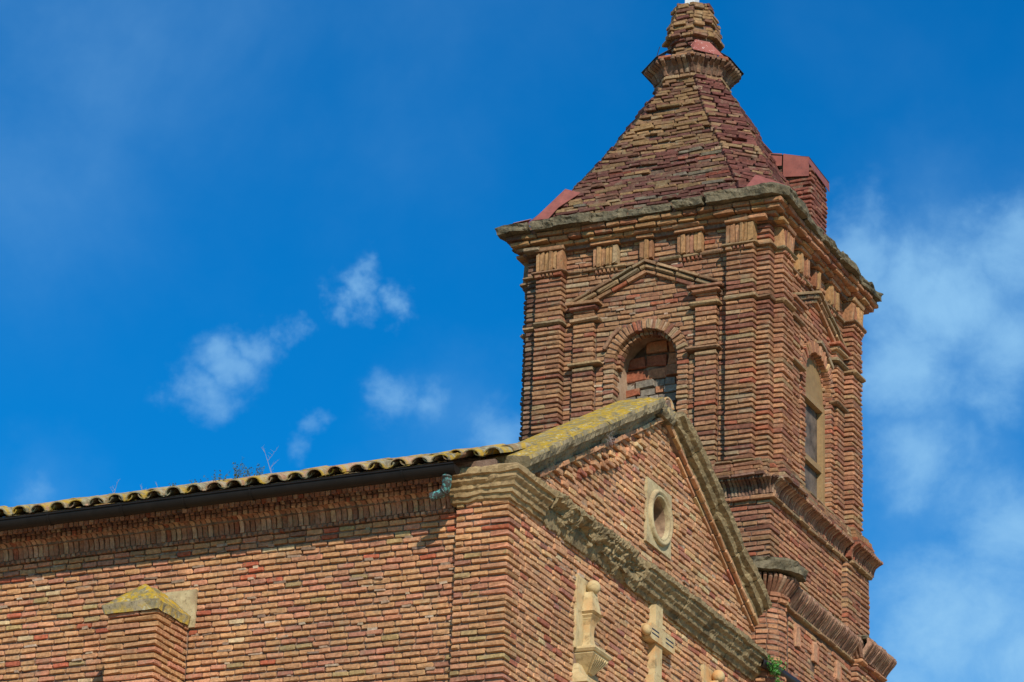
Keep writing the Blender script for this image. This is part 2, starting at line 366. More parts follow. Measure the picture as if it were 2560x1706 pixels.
class Field:
    """the bricks of one wall: those that show largest become parts of their own, the rest one part"""
    def __init__(s, parent, name='brick', limit=300, mo=None, mm=None):
        s.parent, s.name, s.limit, s.items = parent, name, limit, []; s.mo, s.mm = mo or M_BO, mm or M_BM
    def put(s, key, M, col):
        s.items.append((key, M, col))
    def brick(s, P, ux, n, L, H, D, col, kind=None, jit=1., uz=None, tilt=0.):
        uy = -n
        uz = uz or ux.cross(uy)
        k = kind or ('s' if L/H > 4.6 else 'h' if L/H > 2.4 else 'e')
        r = random.uniform
        R = Matrix((ux, uy, uz)).transposed().to_4x4()
        J = Matrix.Rotation(math.radians(r(-1, 1)*1.1*jit), 4, 'Z') @ Matrix.Rotation(math.radians(r(-1, 1)*.9*jit + tilt), 4, 'Y') @ Matrix.Rotation(math.radians(r(-1, 1)*1.5*jit), 4, 'X')
        T = Matrix.Translation(P + n*r(-.004, .005)*jit + uz*r(-.002, .002)*jit)
        s.items.append(((k, random.randrange(10)), T @ R @ J @ Matrix.Diagonal((L, D, H, 1)), col))
    def build(s):
        keep = []
        for key, M, col in s.items:
            x, y, z = project(M.translation)
            if -420 < x < 2980 and -420 < y < 2060:
                e = M.to_3x3() @ V((1, 0, 0)); f = M.to_3x3() @ V((0, 0, 1))
                a = project(M.translation+e); b = project(M.translation+f)
                ar = abs((a[0]-x)*(b[1]-y)-(a[1]-y)*(b[0]-x))
                if not (-15 < x < 2575 and -15 < y < 1721): ar *= .01
                keep.append((ar, key, M, col))
        keep.sort(key=lambda q: -q[0])
        for ar, key, M, col in keep[:s.limit]:
            o = put(s.name, shape_mesh(key, s.mo), s.parent)
            o.matrix_basis = M; o.color = col
        rest = keep[s.limit:]
        if rest:
            vs, fs, cs, k = [], [], [], 0
            for ar, key, M, col in rest:
                A, g = SHAPES[key]; m4 = np.array(M)
                vs.append(A @ m4[:3, :3].T + m4[:3, 3]); fs += [tuple(i+k for i in q) for q in g]
                cs.append(np.tile(np.array(col), (len(A), 1))); k += len(A)
            vs = np.concatenate(vs); cs = np.concatenate(cs)
            me = bpy.data.meshes.new(s.name+'s'); me.from_pydata(vs.tolist(), [], fs); me.materials.append(s.mm)
            at = me.color_attributes.new('tint', 'FLOAT_COLOR', 'POINT'); at.data.foreach_set('color', cs.ravel())
            o = put(s.name+'_field', me, s.parent); o['kind'] = 'stuff'

def palette(*rows):
    cols = [(lambda q: tuple(x*.88+.12*(q[0]*.4+q[1]*.5+q[2]*.1) for x in q[:3]))(SR(*c)) for c, _ in rows]; ws = [x for _, x in rows]
    def pick():
        c = random.choices(cols, ws)[0]; k = random.uniform(.86, 1.12); a = random.uniform(.97, 1.03); b = random.uniform(.95, 1.06)
        return (min(1, c[0]*k*a), min(1, c[1]*k), min(1, c[2]*k*b), 1)
    return pick
P_NAVE = palette(((190, 139, 90), 50), ((194, 136, 94), 28), ((190, 126, 92), 12), ((170, 114, 88), 5), ((180, 92, 58), 4), ((168, 140, 90), 4), ((200, 170, 124), 1))
P_FRONT = palette(((200, 148, 102), 50), ((194, 138, 96), 26), ((200, 156, 104), 14), ((178, 104, 76), 6), ((168, 110, 90), 3), ((208, 180, 130), 2))
P_TOWER = palette(((162, 118, 80), 46), ((152, 104, 74), 30), ((136, 86, 66), 10), ((158, 88, 58), 5), ((156, 130, 94), 8), ((170, 148, 112), 1))
P_TOWR = palette(((176, 124, 86), 46), ((166, 112, 80), 32), ((150, 96, 72), 10), ((164, 94, 64), 4), ((172, 136, 94), 8))
P_SPIRE = palette(((106, 66, 58), 50), ((134, 106, 72), 14), ((116, 82, 66), 26), ((126, 66, 48), 5), ((112, 102, 86), 5))
P_SPTAN = palette(((142, 110, 72), 50), ((130, 98, 68), 24), ((118, 80, 62), 16), ((108, 66, 56), 10))
P_WINE = palette(((114, 66, 58), 56), ((102, 60, 54), 18), ((136, 106, 74), 16), ((124, 82, 66), 10))
P_COVE = palette(((158, 116, 90), 44), ((142, 98, 74), 28), ((148, 84, 58), 8), ((176, 140, 110), 20))
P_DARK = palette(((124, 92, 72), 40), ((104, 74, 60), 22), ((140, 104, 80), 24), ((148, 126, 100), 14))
P_TORUS = palette(((156, 118, 96), 50), ((138, 102, 82), 30), ((166, 132, 108), 20))
P_GOLD = palette(((168, 126, 78), 50), ((156, 110, 72), 30), ((146, 94, 64), 20))
P_MOULD = palette(((158, 128, 90), 50), ((142, 108, 76), 30), ((132, 114, 84), 20))

Z3 = V((0, 0, 1))
P_SMEAR = palette(((164, 136, 112), 50), ((140, 114, 94), 30), ((182, 158, 132), 20))
def lay(F, fr, ux, n, spans, z0, z1, course, pal, v=0., L=.165, gap=.013, H=.045, D=.07, jit=1., missing=0., rough=0., smear=None):
    k = 0; z = z0
    while z + course*.6 < z1:
        zc = z + course/2
        for (a, b) in spans(zc):
            if b-a < .03: continue
            u = a; first = True
            while u < b-.02:
                l = (random.choice(L) if isinstance(L, tuple) else L)*random.uniform(.93, 1.07)
                if first: l = l*((.55 if k % 2 else 1.0)+random.uniform(-.1, .06)); first = False
                if u+l > b-.055: l = b-u
                if l > .34: l = l*.5
                if random.random() > missing:
                    P = fr(u+l/2, v+(random.uniform(-rough, rough) if rough else 0), zc)
                    F.brick(P, ux, n, max(.02, l-gap*.4 if u+l >= b-.001 else l), H*random.uniform(.94, 1.07), D, pal(), jit=jit)
                if smear and random.random() < .16:
                    smear.brick(fr(u+l*random.uniform(.3, 1.), v-.006+random.uniform(-.006, .004), z+random.uniform(-.006, .01)), ux, n, random.uniform(.04, .16), random.uniform(.018, .034), .05, P_SMEAR(), kind='b', jit=4)
                u += l+gap
        z += course; k += 1

# curved cove bricks: profile out/height, built at real size (x along the wall, y into the wall, z up)
def cove_shape(prof, wdt, th=.07):
    vs, fs = [], []
    j = lambda: rs.uniform(-.003, .003)
    n = len(prof)
    for sx in (-.5, .5):
        for (o, z) in prof: vs.append((sx*wdt+j(), -o+j()+(.004 if True else 0), z+j()))
        for (o, z) in prof: vs.append((sx*wdt, -o+th, z))
    m2 = 2*n
    mid = []
    for (o, z) in prof: mid.append(len(vs)); vs.append((j(), -o-.004+j(), z+j()))
    for i in range(n-1):
        fs.append((i, mid[i], mid[i+1], i+1)); fs.append((mid[i], m2+i, m2+i+1, mid[i+1]))
        fs.append((i, i+1, n+i+1, n+i)); fs.append((m2+i, m2+n+i, m2+n+i+1, m2+i+1))
    fs.append((0, n, m2+n, m2, mid[0])); fs.append((n-1, mid[n-1], m2+n-1, m2+2*n-1, 2*n-1))
    return np.array(vs), fs
def cove_keys(tag, prof, wdt):
    for i in range(5): SHAPES[(tag, i)] = cove_shape(prof, wdt)
    return tag
def arc(o0, z0, o1, z1, n=5, convex=False):
    r = []
    for i in range(n+1):
        t = i/n*PI/2
        r.append((o0+(o1-o0)*(math.sin(t) if convex else 1-math.cos(t)), z0+(z1-z0)*((1-math.cos(t)) if convex else math.sin(t))))
    return r
def cove_run(F, tag, A, B, n, z, step, pal, skip=0.):
    A, B = V(A), V(B); d = B-A; l = d.length; d.normalize()
    if l < .02: return
    k = max(1, round(l/step)); st = l/k
    R = Matrix((d, -n, Z3)).transposed().to_4x4()
    for i in range(k):
        if random.random() < skip: continue
        P = A+d*(st*(i+.5)); P.z = z
        M = Matrix.Translation(P+n*random.uniform(-.008, .006)) @ R @ Matrix.Rotation(math.radians(random.uniform(-1.2, 1.2)), 4, 'Y') @ Matrix.Diagonal((st/step*random.uniform(.95, 1.12), 1, random.uniform(.97, 1.03), 1))
        F.put((tag, random.randrange(5)), M, pal())

def fbm(p, s, o=4):
    return mnoise.fractal(p*s, 1.0, 2.0, o, noise_basis='PERLIN_ORIGINAL')
def sweep(name, samples, prof, mt, parent, amp=.02, freq=5., seg=.035, pseg=.03, chip=0.):
    """stone moulding: profile (out, up) carried along samples [(pos, out, up)], surface worn by noise"""
    S = []
    for i in range(len(samples)-1):
        p0, o0, u0 = samples[i]; p1, o1, u1 = samples[i+1]; k = max(1, int((V(p1)-V(p0)).length/seg))
        for j in range(k): t = j/k; S.append((V(p0).lerp(V(p1), t), V(o0).lerp(V(o1), t), V(u0).lerp(V(u1), t)))
    S.append(tuple(V(q) for q in samples[-1]))
    Q = []
    for i in range(len(prof)):
        a, b = V(prof[i]), V(prof[(i+1) % len(prof)]); k = max(1, int((b-a).length/pseg))
        for j in range(k): Q.append(a.lerp(b, j/k))
    cen = sum((q for q in Q), V((0, 0)))/len(Q)
    vs, n = [], len(Q)
    end = len(S)-1
    for i, (p, o, u) in enumerate(S):
        edge = min(i, end-i); sh = .985 if edge == 0 else 1.
        for q in Q:
            q2 = cen+(q-cen)*sh
            P = p+o*q2.x+u*q2.y
            d = fbm(P, freq)*amp*.6 - abs(fbm(P+V((9, 3, 1)), freq*2.6))*amp*1.3 + fbm(P, freq*7, 3)*amp*.55
            if chip: d -= max(0, fbm(P+V((3, 7, 5)), 2.6)-.12)*chip
            dr = (o*(q.x-cen.x)+u*(q.y-cen.y)); dr = dr.normalized() if dr.length > 1e-6 else o
            back = max(0., min(1., (q.x+.02)/.05))
            vs.append(P+dr*d*back)
    fs = []
    for i in range(end):
        for j in range(n): fs.append((i*n+j, (i+1)*n+j, (i+1)*n+(j+1) % n, i*n+(j+1) % n))
    c0 = len(vs); vs.append(sum((vs[j] for j in range(n)), V((0, 0, 0)))/n); vs.append(sum((vs[end*n+j] for j in range(n)), V((0, 0, 0)))/n)
    for j in range(n): fs.append((c0, j, (j+1) % n)); fs.append((c0+1, end*n+(j+1) % n, end*n+j))
    me = mesh(name, vs, fs, mt, False); put_me = put(name, me, parent)
    import bmesh as _b
    bm = _b.new(); bm.from_mesh(me); _b.ops.recalc_face_normals(bm, faces=bm.faces); bm.to_mesh(me); bm.free()
    return put_me

# ================================================================== ground
g = MB(); g.add([(-1500, -1500, 0), (1500, -1500, 0), (1500, 1500, 0), (-1500, 1500, 0)], [(0, 1, 2, 3)])
go = g.build('ground', M_GROUND); go['kind'] = 'structure'

# ================================================================== church
CH = thing('church', 'long brick church nave with pedimented gable front and lichen-covered tiled roof', 'church', (0, 0, 0))
CRS = .064
ZT = 12.385                                         # top of the plain brickwork under the eaves
fN = lambda u, v, z: V((u, .07-v, z)); UX = V((1, 0, 0)); NF = V((0, -1, 0))
fF = lambda u, v, z: V((v, u, z)); UY = V((0, 1, 0)); NR = V((1, 0, 0))
ZB = ZT-CRS*34                                       # lowest course laid brick by brick

# --- side wall
mb = MB(); mb.box((-13, .096, ZB-.4), (-.5, .6, ZT+.35)); nave_wall = mb.build('nave_wall', M_MORTAR, CH)
mb = MB(); mb.box((-13, .071, 0), (-.553, .5, ZB-.002)); mb.box((-.55, .0, 0), (-.002, .5, ZB-.004)); mb.build('wall_base', M_FAR, CH)
F = Field(nave_wall)
def sp_nave(z):
    if 11.50 < z < 11.90: return [(-8.6, -4.05), (-3.39, -.555)]
    if z < 11.5: return [(-8.6, -4.03), (-3.46, -.555)]
    return [(-8.6, -.555)]
lay(F, fN, UX, NF, sp_nave, ZB, ZT, CRS, P_NAVE, L=.166, gap=.015, H=.043, jit=1.4, smear=(G2 := Field(nave_wall, 'mortar_patch', 60)))
F.build(); G2.build()
st = MB(); st.obox(fN, -4.04, -3.395, -.05, .018, 11.505, 11.895)
st.build('backing_stone', M_STONE_O, nave_wall)

# --- corner pilaster
mb = MB(); mb.box((-.53, .026, ZB-.4), (-.024, .45, 12.45)); pil = mb.build('corner_pilaster', M_MORTAR, CH)
F = Field(pil)
k = 0; z = ZB
while z < 12.44:
    zc = z+CRS/2
    if k % 2 == 0: parts = [.085, .165, .268]; dep = .15
    else: parts = [.17, .172, .176]; dep = .29
    u = -.553
    for i, l in enumerate(parts):
        l *= random.uniform(.97, 1.02)
        if i == 2: l = .004-u
        F.brick(V((u+l/2, random.uniform(-.005, .005), zc)), UX, NF, l, .044*random.uniform(.95, 1.06), dep if i == 2 else .12, P_NAVE(), jit=.8)
        u += l+.013
    z += CRS; k += 1
F.build()

# --- gable front wall
YA, ZA, SL = 3.72, 14.588, .541                      # apex of the underside of the raking cornice
rake = lambda y: ZA-SL*abs(y-YA)
mb = MB()
def strip(y0, y1, z0f, z1f, x=-.018, xb=-.34):
    z00, z01, z10, z11 = z0f(y0), z0f(y1), z1f(y0), z1f(y1)
    mb.add([(x, y0, z00), (x, y1, z01), (x, y1, z11), (x, y0, z10), (xb, y0, z00), (xb, y1, z01), (xb, y1, z11), (xb, y0, z10)],
           [(0, 1, 2, 3), (4, 7, 6, 5), (0, 4, 5, 1), (3, 2, 6, 7), (1, 5, 6, 2), (0, 3, 7, 4)])
OY, OZ, OR = 3.655, 13.42, .30
cst = lambda c: (lambda y: c)
strip(.05, OY-OR, cst(ZB-.4), rake); strip(OY+OR, 7.2, cst(ZB-.4), rake)
strip(OY-OR, OY+OR, cst(ZB-.4), cst(OZ-OR)); strip(OY-OR, YA, cst(OZ+OR), rake); strip(YA, OY+OR, cst(OZ+OR), rake)
front = mb.build('gable_wall', M_MORTAR, CH)
mb = MB(); mb.box((-.34, .502, 0), (.0, 7.4, ZB-.002)); mb.build('wall_base', M_FAR, CH)
SLABS = [(1.6, 1.87, 11.42, 12.17), (1.6, 2.1, 10.6, 11.42), (3.49, 3.68, 10.2, 12.43), (4.97, 5.24, 11.4, 12.2)]
def cut(sp, a, b):
    r = []
    for (p, q) in sp:
        if b <= p or a >= q: r.append((p, q)); continue
        if a-p > .03: r.append((p, a))
        if q-b > .03: r.append((b, q))
    return r
rowi = [0]
def sp_front(z):
    rowi[0] += 1
    a = .165 if rowi[0] % 2 else .30
    if z > 12.5: a = .12
    if 12.43 < z < 12.78: return []
    if z > 12.78:
        h = (ZA-.045-z)/SL; y0, y1 = max(.62, YA-h), min(6.6, YA+h)
        sp = [(y0, y1)] if y1 > y0 else []
        if abs(z-OZ) < .36: sp = cut(sp, OY-.34, OY+.335)
        return sp
    sp = [(a, 6.62)]
    for (y0, y1, z0, z1) in SLABS:
        if z0 < z < z1: sp = cut(sp, y0, y1)
    return sp
F = Field(front)
lay(F, fF, UY, NR, sp_front, ZB, 14.62, CRS, P_FRONT, L=(.165, .165, .17, .15, .28), gap=.016, H=.047, D=.07, jit=1.8, rough=.005, smear=(G2 := Field(front, 'mortar_patch', 60)))
# bricks that have slipped forward under the left rake
for i in range(44):
    y = random.uniform(.8, 3.5); z = rake(y)-random.uniform(.07, .30)
    z = ZB+round((z-ZB)/CRS)*CRS+CRS/2
    if z < 12.85: continue
    F.brick(V((random.uniform(.018, .05), y, z)), UY, NR, random.uniform(.1, .17), .047, .09, P_FRONT(), jit=2.)
F.build(); G2.build()

# --- brick ledge above the cornice and the brick courses under the rakes
mb = MB(); mb.box((-.02, .86, 12.79), (.035, 6.4, 12.83)); led = mb.build('brick_ledge', M_MORTAR, CH)
F = Field(led)
y = .80
while y < 6.35:
    l = random.uniform(.19, .30); F.brick(V((.062, y+l/2, 12.812)), UY, NR, l, .05, .09, P_FRONT(), jit=1.2); y += l+.008
F.build()
for sgn, nm in ((-1, 'left'), (1, 'right')):
    a = math.atan(SL); d = V((0, math.cos(a), math.sin(a)*-sgn)); up = V((0, math.sin(a)*sgn, math.cos(a)))
    s0, s1 = ((YA-.55)/math.cos(a), .03) if sgn < 0 else (.03, 3.0/math.cos(a))
    mb = MB()
    A0 = V((0, YA, ZA))+(d*-s0 if sgn < 0 else d*s0); A1 = V((0, YA, ZA))+(d*-s1 if sgn < 0 else d*s1)
    for P0, P1 in ((A0, A1),):
        q = [P0-up*.05, P1-up*.05, P1+up*.01, P0+up*.01]
        mb.add([p+V((.03, 0, 0)) for p in q]+[p+V((-.03, 0, 0)) for p in q], [(0, 1, 2, 3), (7, 6, 5, 4), (0, 4, 5, 1), (3, 2, 6, 7), (1, 5, 6, 2), (0, 3, 7, 4)])
    rc = mb.build('rake_course', M_MORTAR, CH)
    F = Field(rc)
    ln = (A1-A0).length; s = 0
    dd = (A1-A0).normalized()
    if dd.y < 0: A0, A1 = A1, A0; dd = -dd
    while s < ln-.05:
        l = random.uniform(.15, .26)
        F.brick(A0+dd*(s+l/2)-up*.02+NR*(.055 if sgn < 0 else .075), dd, NR, l, .05, .09, P_FRONT(), jit=1.5, uz=up)
        s += l+.012
    if sgn > 0:
        s = .5
        while s < ln-.1:
            l = random.uniform(.2, .3); F.brick(A0+dd*(s+l/2)-up*.085+NR*.028, dd, NR, l, .028, .06, P_FRONT(), jit=1.5, uz=up); s += l+.02
    F.build()

# --- stone cornice: moulded return on the side, eroded blocks along the front
PC = [(0, 12.425), (.03, 12.425), (.04, 12.465), (.065, 12.47), (.07, 12.515), (.095, 12.535), (.10, 12.575), (.135, 12.61), (.14, 12.655), (.17, 12.665), (.175, 12.72), (.145, 12.74), (.0, 12.765), (-.06, 12.765), (-.06, 12.425)]
up = Z3
sweep('cornice_block', [((-.60, 0, 0), NF, up), ((-.02, 0, 0), NF, up), ((0, 0, 0), V((1, -1, 0)), up), ((0, .02, 0), NR, up), ((0, .72, 0), NR, up)], PC, M_STONE_N, CH, .012, 5., .03, .02, .03)
ys = [.735, 1.33, 1.80, 2.42, 3.05, 3.30, 4.12, 4.78, 5.52, 6.02, 6.58]
PC2 = [(0, 12.42), (.03, 12.42), (.05, 12.47), (.09, 12.49), (.10, 12.54), (.13, 12.56), (.14, 12.60), (.175, 12.63), (.18, 12.67), (.21, 12.68), (.21, 12.735), (.16, 12.76), (.0, 12.785), (-.06, 12.785), (-.06, 12.42)]
for i in range(len(ys)-1):
    am = .034 if i < 4 else .013
    sweep('cornice_block', [((random.uniform(-.012, .012), ys[i]+.006, 0), NR, up), ((0, ys[i+1]-.006, 0), NR, up)], PC2, M_STONE, CH, am, 6., .024, .024, .16 if i < 4 else .05)

# --- raking cornice (coping) stones
PR = [(0, 0), (.05, 0), (.06, .045), (.10, .06), (.12, .105), (.165, .125), (.18, .19), (.165, .225), (.0, .245), (-.36, .25), (-.36, 0)]
a = math.atan(SL)
def rake_stones(sgn, cuts, amp, mt, prof):
    for i in range(len(cuts)-1):
        y0, y1 = cuts[i]+.004, cuts[i+1]-.004
        upv = V((0, sgn*math.sin(a), math.cos(a)))
        dx = random.uniform(-.012, .012)
        sweep('coping_stone', [((dx, y0, rake(y0)), NR, upv), ((dx, y1, rake(y1)), NR, upv)], prof, mt, CH, amp, 4.2, .035, .028, .05)
rake_stones(-1, [.18, 1.02, 2.05, 2.86, 3.52], .016, M_STONE_L, PR)
PRr = [(0, 0), (.06, 0), (.07, .05), (.13, .065), (.15, .12), (.20, .14), (.22, .20), (.20, .225), (.0, .24), (-.36, .24), (-.36, 0)]
rake_stones(1, [3.84, 4.30, 4.98, 5.62, 6.02, 6.56], .011, M_STONE, PRr)
# broken stones and a loose tile at the apex
def arch_tile(r0, r1, ln, th=.013, n=9, flip=1):
    vs, fs = [], []
    for (y, r) in ((0, r0), (ln*.5, (r0+r1)/2), (ln, r1)):
        for rr in (r, r-th):
            for i in range(n+1):
                t = PI*i/n; vs.append((rr*math.cos(t), y, flip*rr*math.sin(t)*1.0))
    m1 = n+1
    for s_ in range(2):
        b0, b1 = s_*2*m1, (s_+1)*2*m1
        for i in range(n):
            fs.append((b0+i, b0+i+1, b1+i+1, b1+i)); fs.append((b0+m1+i, b1+m1+i, b1+m1+i+1, b0+m1+i+1))
        fs.append((b0, b1, b1+m1, b0+m1)); fs.append((b0+n, b0+m1+n, b1+m1+n, b1+n))
    for i in range(n):
        fs.append((i, m1+i, m1+i+1, i+1)); e = 4*m1; fs.append((e+i, e+i+1, e+m1+i+1, e+m1+i))
    return np.array(vs), fs
SHAPES['tile'] = arch_tile(.094, .078, .46)
SHAPES['pan'] = arch_tile(.078, .094, .46, flip=-1)
for key in ('tile', 'pan'):
    A, g_ = SHAPES[key]
o = put('ridge_tile', mesh('ridge_tile', SHAPES['tile'][0], SHAPES['tile'][1], M_TO, True), CH)
o.matrix_basis = Matrix.Translation((.10, 3.70, 14.68)) @ Matrix.Rotation(math.radians(83), 4, 'Z') @ Matrix.Rotation(math.radians(-6), 4, 'X') @ Matrix.Diagonal((1.15, .62, 1.15, 1)); o.color = SR(196, 150, 110)
mb = MB(); mb.tube([(.09, 3.70, 14.665), (-.18, 3.67, 14.69)], [.088, .075], 14); mb.build('tile_bed', M_MORTAR, CH)
sweep('apex_stone', [((.0, 3.50, 14.52), NR, up), ((.0, 3.82, 14.50), NR, up)], [(-.2, 0), (.10, 0), (.14, .06), (.12, .16), (-.2, .16)], M_STONE_L, CH, .02, 6., .03, .03)

# --- round window
def ring(mb, prof, n=48, cy=OY, cz=OZ):           # prof: (x, radius)
    vs = []; m_ = len(prof)
    for i in range(n):
        t = 2*PI*i/n
        for (x, r) in prof: vs.append((x, cy+r*math.cos(t), cz+r*math.sin(t)))
    fs = []
    for i in range(n):
        for j in range(m_-1): fs.append((i*m_+j, ((i+1) % n)*m_+j, ((i+1) % n)*m_+j+1, i*m_+j+1))
    mb.add(vs, fs)
mb = MB()
n = 48; vs = []; fs = []
for i in range(n):
    t = 2*PI*i/n; c, s = math.cos(t), math.sin(t); k = .335/max(abs(c), abs(s))
    vs += [(-.03, OY+c*k, OZ+s*k*1.05), (.022, OY+c*k, OZ+s*k*1.05), (.026, OY+c*.27, OZ+s*.27)]
for i in range(n):
    j = (i+1) % n
    fs += [(i*3, j*3, j*3+1, i*3+1), (i*3+1, j*3+1, j*3+2, i*3+2)]
mb.add(vs, fs); ocu = mb.build('round_window', M_STONE_O, CH)
mb = MB(); ring(mb, [(.02, .305), (.05, .30), (.066, .285), (.066, .268), (.05, .258), (.046, .245), (.052, .235), (.045, .222), (.0, .216)])
mb.build('moulded_ring', M_STONE_O, ocu, True)
mb = MB(); ring(mb, [(.0, .216), (-.10, .205), (-.18, .185), (-.25, .14), (-.28, .08), (-.29, .002)]); mb.build('recess', M_BOWL, ocu, True)

# --- carved reliefs
def relief(mb, yc, levels):                         # levels: (z, half width, projection)
    vs, fs = [], []
    for (z, hw, p) in levels: vs += [(-.02, yc-hw, z), (p, yc-hw, z), (p, yc+hw, z), (-.02, yc+hw, z)]
    for i in range(len(levels)-1):
        b = i*4
        for j in range(3): fs.append((b+j, b+j+1, b+4+j+1, b+4+j))
    t = (len(levels)-1)*4; fs += [(3, 2, 1, 0), (t, t+1, t+2, t+3)]
    mb.add(vs, fs)
def sphere(mb, c, r, n=14, q=10):
    vs = []; fs = []
    for i in range(q+1):
        a_ = PI*i/q
        for j in range(n): b_ = 2*PI*j/n; vs.append((c[0]+r*math.sin(a_)*math.cos(b_), c[1]+r*math.sin(a_)*math.sin(b_), c[2]+r*math.cos(a_)))
    for i in range(q):
        for j in range(n): fs.append((i*n+j, (i+1)*n+j, (i+1)*n+(j+1) % n, i*n+(j+1) % n))
    mb.add(vs, fs)
def pinnacle(yc, dz, name, lab):
    mb = MB(); mb.box((-.02, yc-.25, 11.42+dz), (.018, yc+.02, 12.17+dz)); p = mb.build(name, M_STONE_C, CH); p['label'] = lab
    mb = MB(); sphere(mb, (.085, yc+.0, 12.10+dz), .072); mb.build('ball', M_STONE_C, p, True)
    mb = MB(); relief(mb, yc, [(12.04+dz, .055, .10), (11.83+dz, .115, .13), (11.825+dz, .125, .15), (11.80+dz, .10, .12), (11.79+dz, .105, .13), (11.765+dz, .085, .11), (11.75+dz, .08, .10)]); mb.build('obelisk', M_STONE_C, p)
    mb = MB(); relief(mb, yc, [(11.75+dz, .078, .10), (11.70+dz, .058, .085), (11.62+dz, .050, .08), (11.56+dz, .054, .085), (11.50+dz, .075, .10), (11.45+dz, .12, .13)]); mb.build('neck', M_STONE_C, p)
    mb = MB(); relief(mb, yc, [(11.45+dz, .17, .16), (11.44+dz, .20, .20), (11.415+dz, .215, .215), (11.39+dz, .20, .20), (11.385+dz, .185, .185), (11.37+dz, .185, .185), (11.20+dz, .06, .06)]); cp = mb.build('bracket', M_STONE_C, p)
    for i in range(7):
        mb = MB(); yy = yc-.14+i*.047
        mb.add([(.186, yy, 11.37+dz), (.186, yy+.022, 11.37+dz), (.074, yc+(yy+.022-yc)*.35, 11.215+dz), (.074, yc+(yy-yc)*.35, 11.215+dz),
                (.196, yy, 11.355+dz), (.196, yy+.022, 11.355+dz), (.084, yc+(yy+.022-yc)*.35, 11.205+dz), (.084, yc+(yy-yc)*.35, 11.205+dz)],
               [(4, 5, 6, 7), (0, 1, 5, 4), (1, 2, 6, 5), (2, 3, 7, 6), (3, 0, 4, 7)])
        mb.build('flute', M_STONE_C, cp)
    mb = MB(); relief(mb, yc+.0, [(11.27+dz, .20, .03), (11.16+dz, .26, .07), (11.10+dz, .27, .16), (11.06+dz, .27, .16), (11.05+dz, .235, .13), (11.0+dz, .235, .13), (10.95+dz, .21, .11), (10.2+dz, .2, .1)]); lc = mb.build('lower_cornice', M_STONE_C, p)
    for i in range(9):
        mb = MB(); mb.box((.10, yc-.225+i*.053, 11.015+dz), (.155, yc-.2+i*.053, 11.05+dz)); mb.build('dentil', M_STONE_C, lc)
pinnacle(1.85, .0, 'carved_pinnacle', 'pale carved stone pinnacle with ball, complete down to its dentilled base')
pinnacle(5.22, .03, 'carved_pinnacle', 'pale carved stone pinnacle of which only ball and tip show')
mb = MB(); mb.box((-.02, 3.49, 11.66), (.075, 3.67, 12.42)); cross = mb.build('carved_cross', M_STONE_C, CH); cross['label'] = 'pale stone cross in relief with fluted arms'
mb = MB(); vs = []
hw, hh = .325, .085
prof = []
for (cy_, cz_, s0) in ((hw-.03, -hh+.03, -90), (hw-.03, hh-.03, 0), (-hw+.03, hh-.03, 90), (-hw+.03, -hh+.03, 180)):
    for q in range(4): t = math.radians(s0+q*30); prof.append((3.63+cy_+.03*math.cos(t), 12.09+cz_+.03*math.sin(t)))
npf = len(prof)
vs = [(-.01, y, z) for y, z in prof]+[(.10, y, z) for y, z in prof]
mb.add(vs, [tuple(range(npf, 2*npf))]+[(i, (i+1) % npf, npf+(i+1) % npf, npf+i) for i in range(npf)])
arms = mb.build('cross_arm', M_STONE_C, cross)
for (y0, y1) in ((3.33, 3.52), (3.70, 3.91)):
    for dz in (-.022, .022):
        mb = MB(); mb.box((.098, y0, 12.083+dz), (.102, y1, 12.097+dz)); mb.build('groove_shade', M_BPIPE_GROOVE, arms)  # thin dark strips laid on as the shade of the engraved lines
mb = MB(); sphere(mb, (.07, 3.26, 12.08), .055); mb.build('ball', M_STONE_C, cross, True)
mb = MB(); mb.box((-.02, 3.445, 10.4), (.088, 3.715, 11.655)); mb.build('shaft_base', M_STONE_C, cross)

# --- buttress with its cap stone
bx0, bx1, by = -4.02, -3.46, -.54
mb = MB(); mb.box((bx0+.03, by+.035, ZB-.4), (bx1-.03, .12, 11.60)); but = mb.build('buttress', M_MORTAR, CH)
mb = MB(); mb.box((bx0, by, 0), (bx1, .071, ZB-.403)); mb.build('wall_base', M_FAR, CH)
F = Field(but); k = 0; z = 11.54-CRS*22
while z < 11.50:
    zc = z+CRS/2
    sp = [.36, .19] if k % 2 else [.185, .365]; u = bx0
    for i, l in enumerate(sp):
        l = l*random.uniform(.97, 1.02)
        if i == 1: l = bx1+.003-u
        F.brick(V((u+l/2, by, zc)), UX, NF, l, .047, .15 if k % 2 else .28, P_NAVE(), jit=1.); u += l+.012
    y = by+(.165 if k % 2 else .295)
    while y < .05:
        l = min(random.uniform(.14, .2), .065-y)
        if l > .03: F.brick(V((bx1, y+l/2, zc)), UY, NR, l, .046, .09, P_NAVE(), jit=1.)
        y += l+.013
    z += CRS; k += 1
F.build()
n1 = 12
def cap_pt(s, t):                                    # s across (x), t depth (y): low pyramid cap
    x = bx0-.04+s*(bx1-bx0+.08); y = by-.06+t*(.62)
    h = min(s/.5, (1-s)/.5, t/.42, 1.)
    h = max(0, min(1, h)); return V((x, y, 11.60+h*.27))
vs = []; fs = []
for i in range(n1*2+1):
    for j in range(n1*2+1):
        p = cap_pt(i/(2*n1), j/(2*n1)); d = fbm(p, 6)*.016; vs.append(p+V((d*.5, d*.5, d)))
q = 2*n1+1
for i in range(q-1):
    for j in range(q-1): fs.append((i*q+j, (i+1)*q+j, (i+1)*q+j+1, i*q+j+1))
b0 = len(vs); per = [i*q for i in range(q)]+[(q-1)*q+j for j in range(1, q)]+[i*q+q-1 for i in range(q-2, -1, -1)]+[j for j in range(q-2, 0, -1)]
